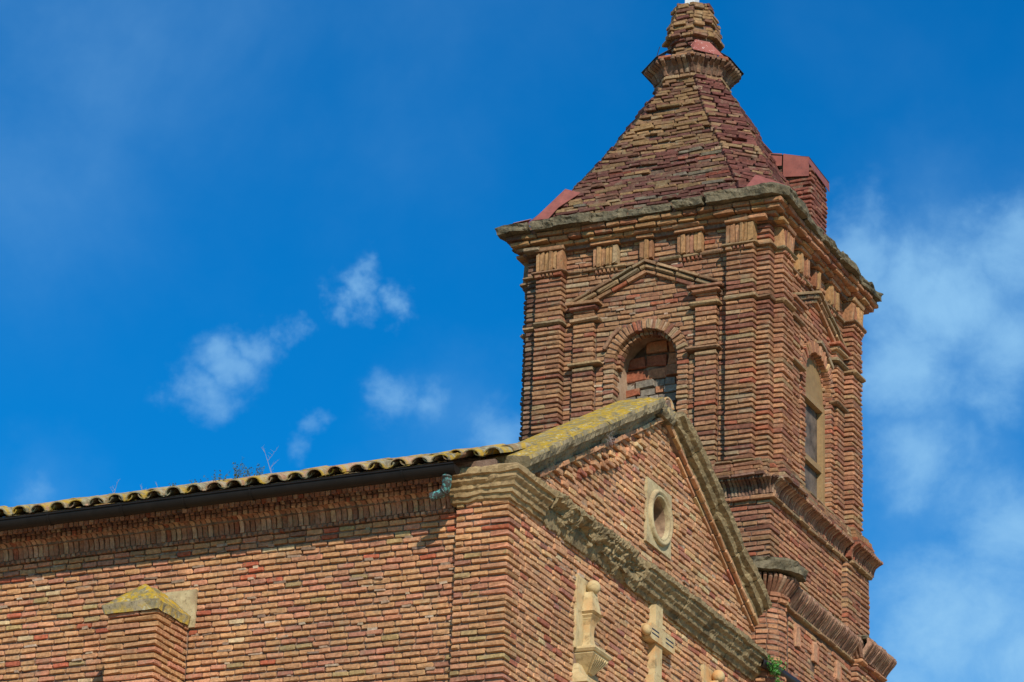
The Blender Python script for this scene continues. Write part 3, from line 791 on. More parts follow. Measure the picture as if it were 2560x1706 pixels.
for i in per: p = V(vs[i]); vs.append(V((p.x+(.02 if p.x < -3.7 else -.02), p.y+.03 if p.y < -.5 else p.y, 11.515+fbm(p, 5)*.012)))
L_ = len(per)
for i in range(L_): fs.append((per[i], per[(i+1) % L_], b0+(i+1) % L_, b0+i)[::-1])
fs.append(tuple(range(b0, b0+L_)))
put('cap_stone', mesh('cap_stone', vs, fs, M_STONE_L, True), but)

# --- brick cove under the eaves
K1 = cove_keys('nave_cove_low', arc(0, 0, .105, .15), .047)
K2 = cove_keys('nave_cove_high', arc(0, 0, .13, .12), .047)
mb = MB(); mb.box((-13, .055, 12.386), (-.6, .1, 12.43)); mb.box((-13, .062, 12.431), (-.6, .1, 12.53)); mb.box((-13, .0, 12.531), (-.6, .1, 12.575)); mb.box((-13, -.05, 12.576), (-.6, .1, 12.66)); mb.box((-13, -.085, 12.661), (-.62, .1, 12.714)); cove = mb.build('eaves_cove', M_MORTAR_T, CH)
F = Field(cove); xe = -.62
def row_small(z, outv, h, pal):
    x = -8.6
    while x < xe:
        F.brick(V((x, .07-outv, z)), UX, NF, .046*random.uniform(.85, 1.05), h*random.uniform(.85, 1.1), .09, pal(), kind='e', jit=2.2); x += .0595
row_small(12.403, .028, .034, P_COVE)
cove_run(F, K1, (-8.6, .045, 0), (xe, .045, 0), NF, 12.424, .0595, P_COVE, .02)
row_small(12.598, .140, .042, P_COVE)
row_small(12.642, .158, .036, P_DARK)
cove_run(F, K2, (-8.6, -.10, 0), (xe, -.10, 0), NF, 12.655, .0595, P_COVE, .02)
F.build()
mb = MB(); mb.box((-13, -.29, 12.715), (-.62, .4, 12.772)); mb.box((-.618, -.13, 12.70), (-.1, .4, 12.80)); mb.build('eaves_board', M_MORTAR_T, CH)

# --- gutter, brackets, outlet
mb = MB(); gx0, gx1, gy, gz, gr = -13, -.40, -.335, 12.69, .075
vs, fs = [], []; n = 14
pr = [(gy+gr*math.cos(PI+PI*i/n), gz+gr*math.sin(PI+PI*i/n)*1.1) for i in range(n+1)]
pr = [(pr[0][0]-.012, gz+.004), (pr[0][0]-.012, gz+.016), (pr[0][0], gz+.016)]+pr
pin = [(gy+(y-gy)*.93, gz+(z-gz)*.93) for y, z in pr[3:]][::-1]
allp = pr+pin
for x in (gx0, gx1):
    vs += [(x, y, z) for y, z in allp]
m_ = len(allp)
for i in range(m_): fs.append((i, (i+1) % m_, m_+(i+1) % m_, m_+i))
fs.append(tuple(range(m_-1, -1, -1))); fs.append(tuple(range(m_, 2*m_)))
mb.add(vs, fs)
ec = [(gx1, y, z) for y, z in pr[3:]]; mb.add(ec+[(gx1+.004, y, z) for _, y, z in ec], [tuple(range(len(ec))), tuple(range(2*len(ec)-1, len(ec)-1, -1))]+[(i, i+1, len(ec)+i+1, len(ec)+i) for i in range(len(ec)-1)])
gut = mb.build('gutter', M_GUT, CH)
for xb in (-.95, -2.6, -3.35, -4.05, -4.9, -5.75, -6.6, -7.5):
    mb = MB(); vs = []; fs = []
    for x in (xb-.012, xb+.012):
        vs += [(x, gy+(gr+.006)*math.cos(PI+PI*i/n), gz+(gr+.006)*math.sin(PI+PI*i/n)*1.1) for i in range(n+1)]
        vs += [(x, gy+(gr+.001)*math.cos(PI+PI*i/n), gz+(gr+.001)*math.sin(PI+PI*i/n)*1.1) for i in range(n+1)]
    b = 2*(n+1)
    for i in range(n): fs += [(i, i+1, b+i+1, b+i), (i, n+1+i, n+2+i, i+1), (b+i, b+i+1, b+n+2+i, b+n+1+i)]
    mb.add(vs, fs); mb.build('gutter_joint', M_GUT, gut)
mb = MB()
pts = [(-.50, gy, gz-.06), (-.50, gy, gz-.11), (-.505, gy+.015, gz-.16), (-.525, gy+.035, gz-.205), (-.57, gy+.05, gz-.235), (-.63, gy+.045, gz-.255), (-.68, gy+.04, gz-.27)]
mb.tube(pts, [.045]*len(pts), 18, cap=False); mb.tube(pts[::-1], [.040]*len(pts), 18, cap=False)
mb.build('outlet_pipe', M_PIPE, gut, True)
mb = MB(); mb.tube([(-.499, gy, gz-.085), (-.50, gy, gz-.105)], [.049, .049], 18); mb.tube([(-.53, gy+.037, gz-.209), (-.545, gy+.041, gz-.218)], [.049, .049], 18); mb.build('pipe_collar', M_PIPE, gut, True)

# --- tiled roof
TS = .392                                            # tan of the roof slope
ra = math.atan(TS); yE, zE = -.36, 12.762
mb = MB(); yr = 3.75
mb.add([(-13, -.28, 12.774), (-.3, -.28, 12.774), (-.3, yr, 12.774+TS*(yr+.28)), (-13, yr, 12.774+TS*(yr+.28)), (-.3, 7.8, 12.774), (-13, 7.8, 12.774)], [(0, 1, 2, 3), (3, 2, 4, 5)])
roof = mb.build('roof', M_MORTAR_T, CH)
FT = Field(roof, 'roof_tile', 300, M_TO, M_TM)
P_TILE = palette(((150, 122, 84), 40), ((170, 126, 90), 22), ((128, 116, 88), 24), ((190, 140, 104), 14))
RX = Matrix.Rotation(ra, 4, 'X')
for row in range(11):
    x = -8.4; k = 0
    while x < -.10:
        for kind, dx, dz in (('tile', 0, .0), ('pan', .112, -.012)):
            if kind == 'pan' and x+dx > -.12: continue
            if row > 1 and x+dx > -.40: continue
            if kind == 'pan' and row > 3: continue
            s = row*.355+random.uniform(-.015, .015)+(.22 if x > -.47 else 0); z0 = .012*min(row, 1)
            lift = .02 if kind == 'pan' else .0
            M = Matrix.Translation((x+dx+random.uniform(-.014, .014), yE+s*math.cos(ra), zE+s*math.sin(ra)+dz+z0+(.0 if kind == 'tile' else .058)+random.uniform(-.006, .006))) @ RX @ Matrix.Rotation(math.radians(random.uniform(-3, 3)), 4, 'Z') @ Matrix.Rotation(math.radians(random.uniform(-2, 2)+1.6), 4, 'X') @ Matrix.Diagonal((random.uniform(.94, 1.06), 1, random.uniform(.66, .86) if kind == 'tile' else .7, 1))
            FT.put(kind, M, P_TILE())
        x += .2235+random.uniform(-.004, .004); k += 1
FT.build()

# ================================================================== bell tower
TX, TY = -1.445, 8.185
TW = thing('bell_tower', 'square red brick bell tower with pilasters and a stepped brick spire', 'tower', (TX, TY, 0))
C0 = V((TX, TY, 0))
def frame(ux, n): return lambda u, v, z: C0+ux*u+n*v+Z3*z
FRONT = (UX, NF, frame(UX, NF)); RIGHT = (UY, NR, frame(UY, NR)); LEFT = (-UY, -NR, frame(-UY, -NR)); BACK = (-UX, -NF, frame(-UX, -NF))
TC = .0622
ZL0, ZS0, ZF0 = 15.085, 17.11, 17.765                # bottom of the belfry shaft, string course, frieze string
A0_, A1_, VA, VB, VW, VD = 1.05, 1.395, 1.665, 1.555, 1.535, 1.60

# --- lower stage walls
HL = 1.60
mb = MB(); mb.box((TX-HL+.018, TY-HL+.018, 0), (TX+HL-.018, TY+HL-.018, 15.05)); core = mb.build('lower_wall', M_MORTAR_T, TW)
F = Field(core)
for (ux, n, fr), pal, u0 in ((FRONT, P_TOWER, -.75), (RIGHT, P_TOWR, -HL)):
    z = 11.0; k = 0
    while z < 14.58:
        zc = z+TC/2
        q = .16 if (k % 2) == (0 if n is NF else 1) else .31
        a_, b_ = (u0, HL+.002) if n is NF else (-HL+q, .80)
        if zc < 13.45 and n is NF: b_ = HL-.2
        u = a_; first = True
        while u < b_-.02:
            l = random.choice((.27, .29, .16, .3)) if n is NF else random.choice((.15, .17, .27))
            l *= random.uniform(.93, 1.06)
            if first and n is NF and k % 2: l *= .6
            first = False
            if u+l > b_-.06: l = b_-u
            if l > .34: l *= .5
            F.brick(fr(u+l/2, HL, zc), ux, n, l, .045, (.15 if k % 2 else .30) if (n is NF and u+l > b_-.01) else .07, pal(), jit=1.3)
            u += l+.012
        z += TC; k += 1
# far pilaster on the right face of the lower stage
ux, n, fr = RIGHT
z = 13.72; k = 0
while z < 14.58:
    for (u, l) in (((.90, .30), (1.21, .16), (1.38, .30)) if k % 2 else ((.90, .16), (1.07, .30), (1.38, .30))):
        F.brick(fr(u+l/2-.08, HL+.065, z+TC/2), ux, n, l, .045, .16, P_TOWR(), jit=1.2)
    z += TC; k += 1
F.build()
mb = MB(); mb.obox(fr, .83, HL+.03, HL-.1, HL+.05, 13.6, 14.60); mb.build('lower_pilaster', M_MORTAR_T, TW)

# --- low moulding with the rounded corner pilaster
HB = HL+.09                                           # wall below the low moulding
mb = MB(); mb.box((TX-HL, TY-HL+.05, 0), (TX+HB-.015, TY+HL+.02, 13.40)); mb.build('base_wall', M_MORTAR_T, TW)
low = bpy.data.objects[-1] if False else None
mb = MB(); ring_c = (TX+HL-.12, TY-HL+.12); RR = .26
vs = [(ring_c[0], ring_c[1])]
arcp = [(ring_c[0]+(RR-.012)*math.cos(math.radians(t)), ring_c[1]+(RR-.012)*math.sin(math.radians(t))) for t in range(-100, 31, 10)]
pts = [(TX+.9, arcp[0][1])]+arcp+[(ring_c[0], ring_c[1]+.3), (TX+.9, ring_c[1]+.3)]
nn = len(pts); mb.add([(x, y, 0) for x, y in pts]+[(x, y, 13.70) for x, y in pts], [tuple(range(nn-1, -1, -1)), tuple(range(nn, 2*nn))]+[(i, (i+1) % nn, nn+(i+1) % nn, nn+i) for i in range(nn)])
rp = mb.build('round_pilaster', M_MORTAR_T, TW)
F = Field(rp); z = 11.6; k = 0
while z < 13.42:
    zc = z+TC/2; last = z+TC >= 13.38
    x = TX+1.15+(0 if k % 2 else .1)
    while x < ring_c[0]-.02:
        l = min(.2, ring_c[0]-x); F.brick(V((x+l/2, ring_c[1]-RR-(.03 if last else 0), zc)), UX, NF, l, .046, .1, P_TOWR(), jit=1.2); x += l+.012
    t = -90+(0 if k % 2 else 14)
    if not k % 2: t = -90
    while t < 22:
        dt = random.uniform(26, 34); tm = math.radians(t+dt/2); nv = V((math.cos(tm), math.sin(tm), 0)); uv = V((-math.sin(tm), math.cos(tm), 0))
        l = 2*RR*math.sin(math.radians(dt/2))*1.0
        F.brick(V((ring_c[0], ring_c[1], zc))+nv*(RR*math.cos(math.radians(dt/2))+.006+(.03 if last else 0)), uv, nv, l-.006, .046, .1, P_TOWR(), jit=1.2); t += dt+1.5
    z += TC; k += 1
F.build()
# right-hand base wall bricks
mb = MB(); mb.box((TX+HB-.05, TY-1.2, 11.2), (TX+HB-.014, TY+HL, 13.39)); bw = mb.build('base_panel', M_MORTAR_T, TW)
F = Field(bw)
fr2 = frame(UY, NR)
def sp_base(z):
    s = [(-1.22, .86)]
    if 12.88 < z < 13.06: s = cut(s, -.50, -.36)
    if z < 12.62: s = cut(s, -.34, -.18)
    return s
lay(F, fr2, UY, NR, sp_base, 11.2, 13.34, TC, P_TOWR, v=HB, L=(.15, .17, .16, .27), gap=.010, H=.047, D=.07, jit=1.6, rough=.006, smear=F)
for (u, zc, h, wd) in ((-1.0, 13.14, .26, .13), (-.42, 13.12, .24, .13), (.35, 13.1, .24, .12)):
    F.brick(fr2(u, HB+.028, zc), UY, NR, wd, h, .08, SR(176, 132, 104), kind='b', jit=1.); F.brick(fr2(u+wd*.75, HB+.018, zc-.02), UY, NR, wd*.4, h*.85, .08, SR(168, 110, 84), kind='b', jit=1.)
F.build()
mb = MB(); mb.obox(fr2, .90, 1.72, HB-.1, HB+.06, 11.2, 13.40); fp = mb.build('base_pilaster', M_MORTAR_T, TW)
F = Field(fp); z = 11.2; k = 0
while z < 13.36:
    u = .88
    for l in ((.3, .17, .18, .2) if k % 2 else (.16, .18, .3, .21)):
        F.brick(fr2(u+l/2, HB+.08, z+TC/2), UY, NR, l, .046, .2, P_TOWR(), jit=1.2); u += l+.012
    z += TC; k += 1
F.build()
# the low moulding itself: string, brick torus, slab
K3 = cove_keys('torus_brick', [(.0, 0), (.022, .035), (.065, .085), (.105, .13), (.135, .175), (.135, .205), (.08, .235)], .039)
mb = MB(); mb.obox(fr2, -1.36, .9, HB-.02, HB+.02, 13.40, 13.62); mb.obox(fr2, .88, 1.75, HB-.02, HB+.12, 13.41, 13.62); lm = mb.build('low_moulding', M_MORTAR_T, TW)
F = Field(lm)
u = -1.36
while u < .88:
    l = random.uniform(.2, .3); F.brick(fr2(u+l/2, HB+.045, 13.372), UY, NR, l, .04, .1, P_MOULD(), kind='r', jit=1.5); u += l+.006
cove_run(F, K3, fr2(-1.36, HB+.02, 0), fr2(.92, HB+.02, 0), NR, 13.40, .049, P_TORUS)
u = .86
while u < 1.74:
    l = random.uniform(.2, .3); F.brick(fr2(u+l/2, HB+.135, 13.375), UY, NR, l, .045, .2, P_TOWR(), kind='r', jit=1.5); u += l+.006
cove_run(F, K3, fr2(.86, HB+.13, 0), fr2(1.78, HB+.13, 0), NR, 13.405, .049, P_TORUS)
cove_run(F, K3, fr2(.86, HB+.0, 0), fr2(.86, HB+.15, 0), -UY, 13.405, .049, P_TORUS)
# around the rounded corner
for x in np.arange(TX+1.2, ring_c[0], .042):
    cove_run(F, K3, (x, ring_c[1]-RR, 0), (x+.042, ring_c[1]-RR, 0), NF, 13.43, .042, P_DARK)
for i in range(13):
    t = math.radians(-90+i*9+4.5); nv = V((math.cos(t), math.sin(t), 0)); uv = V((-math.sin(t), math.cos(t), 0)); P = V((ring_c[0], ring_c[1], 0))+nv*RR
    cove_run(F, K3, P-uv*.021, P+uv*.021, nv, 13.43, .042, P_COVE)
F.build()
def slab(name, pts, z0, z1, mt, parent, amp=.02):
    """irregular stone slab over a polygon outline"""
    vs = []; n = 0; P = []
    for i in range(len(pts)):
        a_, b_ = V(pts[i]), V(pts[(i+1) % len(pts)]); k = max(1, int((b_-a_).length/.035))
        for j in range(k): P.append(a_.lerp(b_, j/k))
    n = len(P); c = sum((p for p in P), V((0, 0)))/n
    lev = [(z0, .985), (z0+(z1-z0)*.2, .995), (z0+(z1-z0)*.55, .992), (z1-(z1-z0)*.25, 1.0), (z1, .985)]
    for (z, s) in lev:
        for p in P:
            q = c+(p-c)*s; d = fbm(V((q.x, q.y, z*3)), 4)*amp*1.3+fbm(V((q.x*.6, q.y*.6, z*6)), 16)*amp*.9
            r = (q-c).normalized(); vs.append((q.x+r.x*d, q.y+r.y*d, z+fbm(V((q.x+5, q.y, 2)), 6)*amp*.7))
    fs = []
    for l_ in range(len(lev)-1):
        for j in range(n): fs.append((l_*n+j, l_*n+(j+1) % n, (l_+1)*n+(j+1) % n, (l_+1)*n+j))
    vs.append((c.x, c.y, z0)); vs.append((c.x, c.y, z1)); e = (len(lev)-1)*n
    for j in range(n): fs.append((5*n, (j+1) % n, j)); fs.append((5*n+1, e+j, e+(j+1) % n))
    return put(name, mesh(name, vs, fs, mt, False), parent)
arc_o = [(ring_c[0]+(RR+.21)*math.cos(math.radians(t)), ring_c[1]+(RR+.21)*math.sin(math.radians(t))) for t in range(-95, 35, 10)]
slab('ledge_slab', [(TX+1.15, arc_o[0][1])]+arc_o+[(TX+HL-.05, ring_c[1]+.25), (TX+1.15, TY-HL+.02)], 13.668, 13.805, M_SLAB, TW, .03)
slab('ledge_slab', [(TX+HL-.03, TY-.95), (TX+HB+.10, TY-.95), (TX+HB+.09, TY+.8), (TX+HL-.03, TY+.82)], 13.632, 13.67, M_STONE, TW, .03)
slab('ledge_slab', [(TX+HL-.03, TY+.80), (TX+HB+.20, TY+.82), (TX+HB+.20, TY+1.74), (TX+HL-.03, TY+1.74)], 13.632, 13.67, M_SLAB, TW, .02)

# --- belfry ledge: string, cove of upright bricks, stepped courses
K4 = cove_keys('ledge_cove', [(.0, 0), (.006, .05), (.03, .10), (.075, .135), (.12, .15), (.122, .175)], .034)
mb = MB(); mb.box((TX-HL-.02, TY-HL-.02, 14.60), (TX+HL+.02, TY+HL+.02, 14.86)); mb.box((TX-1.55, TY-1.55, 14.861), (TX+1.55, TY+1.55, 15.03)); ledge = mb.build('belfry_ledge', M_MORTAR_T, TW)
F = Field(ledge)
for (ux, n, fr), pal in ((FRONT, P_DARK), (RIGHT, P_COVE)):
    sideF = n is NF
    a_, b_ = (-.6, HL) if sideF else (-HL, HL)
    u = a_
    while u < b_:
        l = min(random.uniform(.2, .32), b_+.06-u)
        jog = .065 if (not sideF and u > .82) else 0
        if l > .04: F.brick(fr(u+l/2, HL+.05+jog, 14.622), ux, n, l, .046, .12+jog, P_TOWER() if sideF else P_MOULD(), kind='r', jit=1.2)
        u += l+.008
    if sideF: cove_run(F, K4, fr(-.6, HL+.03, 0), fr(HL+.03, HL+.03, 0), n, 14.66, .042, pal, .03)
    else:
        cove_run(F, K4, fr(-HL-.03, HL+.03, 0), fr(.82, HL+.03, 0), n, 14.66, .042, pal, .03)
        cove_run(F, K4, fr(.82, HL+.095, 0), fr(HL+.10, HL+.095, 0), n, 14.66, .042, pal, .03)
# corner fill of the cove
for i in range(4):
    t = math.radians(-90+22*i+12); nv = V((math.cos(t), math.sin(t), 0)); P = C0+V((HL+.0, -HL-.0, 14.66))
    cove_run(F, K4, P+nv*.03-nv.cross(Z3)*-.02, P+nv*.03+nv.cross(Z3)*-.02, nv, 14.66, .05, P_DARK)
# courses over the cove, following the pilasters
def ring_course(z, add, H, pal, kind=None, Lr=(.2, .32)):
    for (ux, n, fr), segs in ((FRONT, ((-.95, .99, VD), (.99, 1.46, VA), (1.46, VB+.03, VB+.03))), (RIGHT, ((-VB-.03, -1.46, VB+.03), (-1.46, -.99, VA), (-.99, .99, VD), (.99, 1.46, VA), (1.46, 1.62, VB+.03)))):
        for (s0, s1, v) in segs:
            u = s0-(add if v == VA else 0); e = s1+(add if v == VA else 0)
            while u < e-.03:
                l = min(random.uniform(*Lr), e-u)
                if e-u-l < .06: l = e-u
                F.brick(fr(u+l/2, v+add, z), ux, n, l-.006, H, .24 if v == VA else .13, pal(), kind=kind, jit=1.2); u += l+.006
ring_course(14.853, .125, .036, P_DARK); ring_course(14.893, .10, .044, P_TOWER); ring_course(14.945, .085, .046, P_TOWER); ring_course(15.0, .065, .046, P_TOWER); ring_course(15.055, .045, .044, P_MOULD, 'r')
F.build()

# --- belfry walls with their arched openings
def belfry(face, pal, uc, r_in, r_out, zs, vin, full):
    ux, n, fr = face
    # backing
    mb = MB()
    def bx(u0, u1, z0, z1, vb=None): mb.obox(fr, u0, u1, vb if vb else 1.0, VW-.018, z0, z1)
    bx(-1.4, uc-r_in-.02, 15.0, 18.3); bx(uc+r_in+.02, 1.4, 15.0, 18.3); bx(uc-r_in-.02, uc+r_in+.02, zs+r_in+.02, 18.3)
    ns = 12                                          # spandrels between arch and its box
    for sg in (-1, 1):
        for i in range(ns):
            t0, t1 = PI/2*i/ns, PI/2*(i+1)/ns
            q = [(uc+sg*(r_in+.02)*math.cos(t0), zs+(r_in+.02)*math.sin(t0)), (uc+sg*(r_in+.02)*math.cos(t1), zs+(r_in+.02)*math.sin(t1)), (uc+sg*(r_in+.02), zs+r_in+.021)]
            if sg < 0: q = [q[1], q[0], q[2]]
            P = [fr(u, VW-.018, z) for u, z in q]; mb.add(P, [(0, 1, 2)])
    wall = mb.build('belfry_wall', M_MORTAR_T, TW)
    F = Field(wall)
    # plain brickwork between the pilasters
    def spans(z):
        s = [(-A0_+.0, -.925), (-.635, .635), (.925, A0_)]
        if z > 17.33: s = [(-A0_, A0_)]
        if z < zs: s = cut(s, uc-r_out-.005, uc+r_out+.005)
        elif z < zs+r_out: h = math.sqrt(max(0, (r_out+.012)**2-(z-zs)**2)); s = cut(s, uc-h, uc+h)
        if 17.36 < z < 17.78:
            h = (17.765-z)/.43
            if h > 0: s = cut(cut(s, -h-.02, -h+.20) if h > .25 else cut(s, -h-.03, h+.03), h-.20, h+.02) if h > .25 else cut(s, -h-.05, h+.05)
        if 17.78 < z < 18.04:
            for c_ in (-.52, 0, .56): w_ = .16 if c_ else .085; s = cut(s, c_-w_-.004, c_+w_+.004)
        return s
    lay(F, fr, ux, n, spans, ZL0, 18.10, TC, pal, v=VW, L=(.165, .17, .29, .3), gap=.012, H=.046, D=.07, jit=1.5, rough=.005, smear=(G2 := Field(wall, 'mortar_patch', 40)))
    F.build(); G2.build()
    # ring of the arch
    mb = MB()
    pr = [(uc-r_out+.012, 15.0)]+[(uc-(r_out-.012)*math.cos(PI*i/20), zs+(r_out-.012)*math.sin(PI*i/20)) for i in range(21)]+[(uc+r_out-.012, 15.0)]
    pi_ = [(uc-r_in-.012, 15.0)]+[(uc-(r_in+.012)*math.cos(PI*i/20), zs+(r_in+.012)*math.sin(PI*i/20)) for i in range(21)]+[(uc+r_in+.012, 15.0)]
    for i in range(len(pr)-1):
        P = [fr(*q, ) if False else fr(q[0], VW+.012, q[1]) for q in (pr[i], pi_[i], pi_[i+1], pr[i+1])]+[fr(q[0], vin, q[1]) for q in (pr[i], pi_[i], pi_[i+1], pr[i+1])]
        mb.add(P, [(0, 1, 2, 3), (1, 5, 6, 2), (0, 3, 7, 4)])
    rg = mb.build('window_arch', M_PLASTER, TW)
    F = Field(rg)
    nr = int(PI*(r_in+r_out)/2/.058); rm = (r_in+r_out)/2
    for i in range(nr+1):
        t = PI*i/nr; r = ux*math.cos(t)+Z3*math.sin(t); tg = ux*-math.sin(t)+Z3*math.cos(t)
        F.brick(fr(uc, VW+.03, zs)+r*rm, r, n, r_out-r_in+random.uniform(-.012, .012), .046*random.uniform(.9, 1.1), .15, pal(), kind='h', jit=2.2, uz=tg)
    for i in range(nr-3):
        t = PI*i/(nr-4); r = ux*math.cos(t)+Z3*math.sin(t); tg = ux*-math.sin(t)+Z3*math.cos(t)
        F.brick(fr(uc, VW-.055, zs)+r*(r_in-.005), r, n, .075, .046*random.uniform(.85, 1.1), .12, pal(), kind='e', jit=2.5, uz=tg)
    z = ZL0; k = 0
    while z < zs-.02:
        for sg in (-1, 1):
            cu = uc+sg*rm; wd = r_out-r_in
            F.brick(fr(cu, VW+.03, z+TC/2), ux, n, wd+random.uniform(-.01, .01), .046, .15 if k % 2 else .20, pal(), kind='h', jit=1.8)
        z += TC; k += 1
    # a few hood bricks lying on the extrados
    for t in ((2.35, 2.62) if full else (.9, 1.15, 1.4)):
        r = ux*math.cos(t)+Z3*math.sin(t); tg = ux*-math.sin(t)+Z3*math.cos(t)
        F.brick(fr(uc, VW+.05, zs)+r*(r_out+.03), tg, n, .17, .045, .12, P_DARK(), jit=2, uz=-r)
    F.build()
    # pediment over the arch
    mb = MB(); zA, sl_ = 17.765, .43; pa = math.atan(sl_)
    core_ = [(-.97, 17.345), (.97, 17.345), (0, 17.345+.97*sl_)]
    for (ua, za), (ub, zb) in (((-.97, 17.345), (0, zA)), ((0, zA), (.97, 17.345))):
        q = [(ua, za-.02), (ub, zb-.02), (ub, zb-.14), (ua, za-.14)]
        mb.add([fr(u_, VW+.02, z_) for u_, z_ in q]+[fr(u_, VW-.06, z_) for u_, z_ in q], [(0, 3, 2, 1), (0, 1, 5, 4), (2, 3, 7, 6)])
    ped = mb.build('pediment', M_MORTAR_T, TW); F = Field(ped)
    for sg in (-1, 1):
        d = (ux*sg*-1*math.cos(pa)+Z3*math.sin(pa)) if True else None      # up towards the apex
        A = fr(sg*.97, 0, 17.345); tot_ = .97/math.cos(pa)
        dd = d if sg < 0 else -d
        nrm_ = (ux*sg*math.sin(pa)+Z3*math.cos(pa))
        for off, pr_, H_, kd, Lr in ((0., .10, .034, None, (.26, .31)), (-.052, .075, .052, 'r', (.22, .3)), (-.108, .045, .040, None, (.18, .28))):
            s = .02 if off == 0 else .06
            lim = tot_-(.0 if off == 0 else abs(off)*.45)
            while s < lim-.05:
                l = min(random.uniform(*Lr), lim-s)
                F.brick(A+d*(s+l/2)+nrm_*off+n*(VW+pr_), dd, n, l, H_, pr_+.05, P_MOULD() if kd or off == 0 else pal(), kind=kd, jit=1., uz=nrm_); s += l+.012
    F.build()
    # slender inner pilasters carrying the pediment
    for sg in (-1, 1):
        mb = MB(); u0, u1 = (sg*.78-.133, sg*.78+.133)
        mb.obox(fr, u0+.02, u1-.02, VW-.1, VD-.022, 15.0, 17.30); pl = mb.build('inner_pilaster', M_MORTAR_T, TW); F = Field(pl)
        z = ZL0; k = 0
        while z < 17.22:
            zc = z+TC/2; dz_ = random.uniform(-.004, .004)
            if abs(zc-16.545) < TC/2:
                F.brick(fr((u0+u1)/2-sg*.03, VD+.05, zc), ux, n, u1-u0+.16, .044, .13, P_MOULD(), kind='r')
            elif abs(zc-ZS0) < TC/2:
                F.brick(fr((u0+u1)/2-sg*.02, VD+.045, zc), ux, n, u1-u0+.13, .05, .13, P_MOULD(), kind='r')
            elif k % 3 == 2:
                F.brick(fr(u0+.07, VD+dz_, zc), ux, n, .13, .046, .10, pal()); F.brick(fr(u1-.062, VD+dz_, zc), ux, n, .124, .046, .10, pal())
            else: F.brick(fr((u0+u1)/2, VD+dz_, zc), ux, n, u1-u0+random.uniform(-.006, .006), .046, .10, pal(), kind='s')
            z += TC; k += 1
        F.brick(fr((u0+u1)/2, VD+.045, 17.262), ux, n, u1-u0+.10, .052, .14, pal(), kind='r'); F.brick(fr((u0+u1)/2, VD+.075, 17.312), ux, n, u1-u0+.17, .036, .16, pal(), kind='s')
        F.build()
    return wall

def corner_stack(face, pal, name, u0, u1, v, back, two, strings=True, frieze=False):
    """a pilaster or corner block: one or two bricks to each course, with strings and the frieze block"""
    ux, n, fr = face
    mb = MB(); mb.obox(fr, u0+.022, u1-.022, v-back, v-.024, 15.0, 18.12); o = mb.build(name, M_MORTAR_T, TW); F = Field(o)
    z = ZL0; k = 0; wd = u1-u0; c = (u0+u1)/2
    dep = min(back, .22)
    while z < ZF0-.03:
        zc = z+TC/2; j = random.uniform(-.004, .004)
        if abs(zc-ZS0) < TC/2:
            F.brick(fr(c, v+.038, zc), ux, n, wd+.06, .054, dep+.03, P_MOULD(), kind='r')
        elif two and k % 2:
            w1 = wd*random.uniform(.44, .52)
            F.brick(fr(u0+w1/2, v+j, zc), ux, n, w1-.005, .046, dep, pal()); F.brick(fr(u1-(wd-w1)/2+.003, v+j, zc), ux, n, wd-w1-.006, .046, dep, pal())
        else: F.brick(fr(c, v+j, zc), ux, n, wd+random.uniform(-.006, .006), .047*random.uniform(.95, 1.05), dep, pal(), kind='s' if wd > .2 else 'h')
        z += TC; k += 1
    # necking, frieze string, block above
    F.brick(fr(c, v+.05, ZF0), ux, n, wd+.10, .036, dep+.05, P_MOULD(), kind='r')
    if two:
        F.brick(fr(u1-.05, v+.03, ZF0-.042), ux, n, .11, .042, dep, pal()); F.brick(fr(u0+.04, v+.03, ZF0-.042), ux, n, .08, .042, dep, pal())
        for i in range(3): F.brick(fr(u0+.11+i*.05, v+.03, ZF0-.036), ux, n, .026, .036, .06, pal(), kind='e')
    if frieze:
        x = u0
        ws = [.05, .062, .046, .05, .046, .075]; s_ = sum(ws)+.009*5
        for i, w_ in enumerate(ws):
            w_ *= wd/s_; hgt = .255
            F.brick(fr(x+w_/2, v+(.012 if i in (1, 3, 5) else .0), ZF0+.02+hgt/2), ux, n, w_, hgt, dep, P_GOLD() if random.random() < .8 else pal(), kind='b', jit=.6); x += w_+.009*wd/s_
    else:
        z = ZF0+.022
        while z < 18.03:
            F.brick(fr(c, v, z+TC/2), ux, n, wd, .046, dep, pal()); z += TC
    F.brick(fr(c, v+.035, 18.068), ux, n, wd+.03, .045, dep+.04, pal(), kind='s' if wd > .2 else 'h')
    F.build()
    return o

wf = belfry(FRONT, P_TOWER, .01, .40, .535, 16.505, 1.12, True)
wr = belfry(RIGHT, P_TOWR, .10, .455, .60, 16.53, 1.40, False)
mb = MB(); mb.obox(LEFT[2], -1.4, 1.4, 1.0, VW-.004, 15.0, 18.3); mb.obox(BACK[2], -1.4, 1.4, 1.0, VW-.002, 15.0, 18.3); mb.build('belfry_wall', M_FAR, TW)
for sg in (-1, 1):
    u0, u1 = (A0_, A1_) if sg > 0 else (-A1_, -A0_)
    corner_stack(FRONT, P_TOWER, 'pilaster', u0, u1, VA, .2, True, frieze=True)
    corner_stack(RIGHT, P_TOWR, 'pilaster', u0, u1, VA, .2, True, frieze=True)
corner_stack(LEFT, P_DARK, 'pilaster', A0_, A1_, VA, .2, True, frieze=True)  # darker brick colours paint in the shade left of the front pilaster
mb = MB(); mb.obox(LEFT[2], -A1_, -A0_, VW-.1, VA, 15.0, 18.12); mb.obox(BACK[2], A0_, A1_, VW-.1, VA, 15.0, 18.12); mb.obox(BACK[2], -A1_, -A0_, VW-.1, VA, 15.0, 18.12); mb.build('pilaster', M_FAR, TW)
corner_stack(FRONT, P_TOWER, 'corner_block', A1_-.01, VB, VB, .3, False)
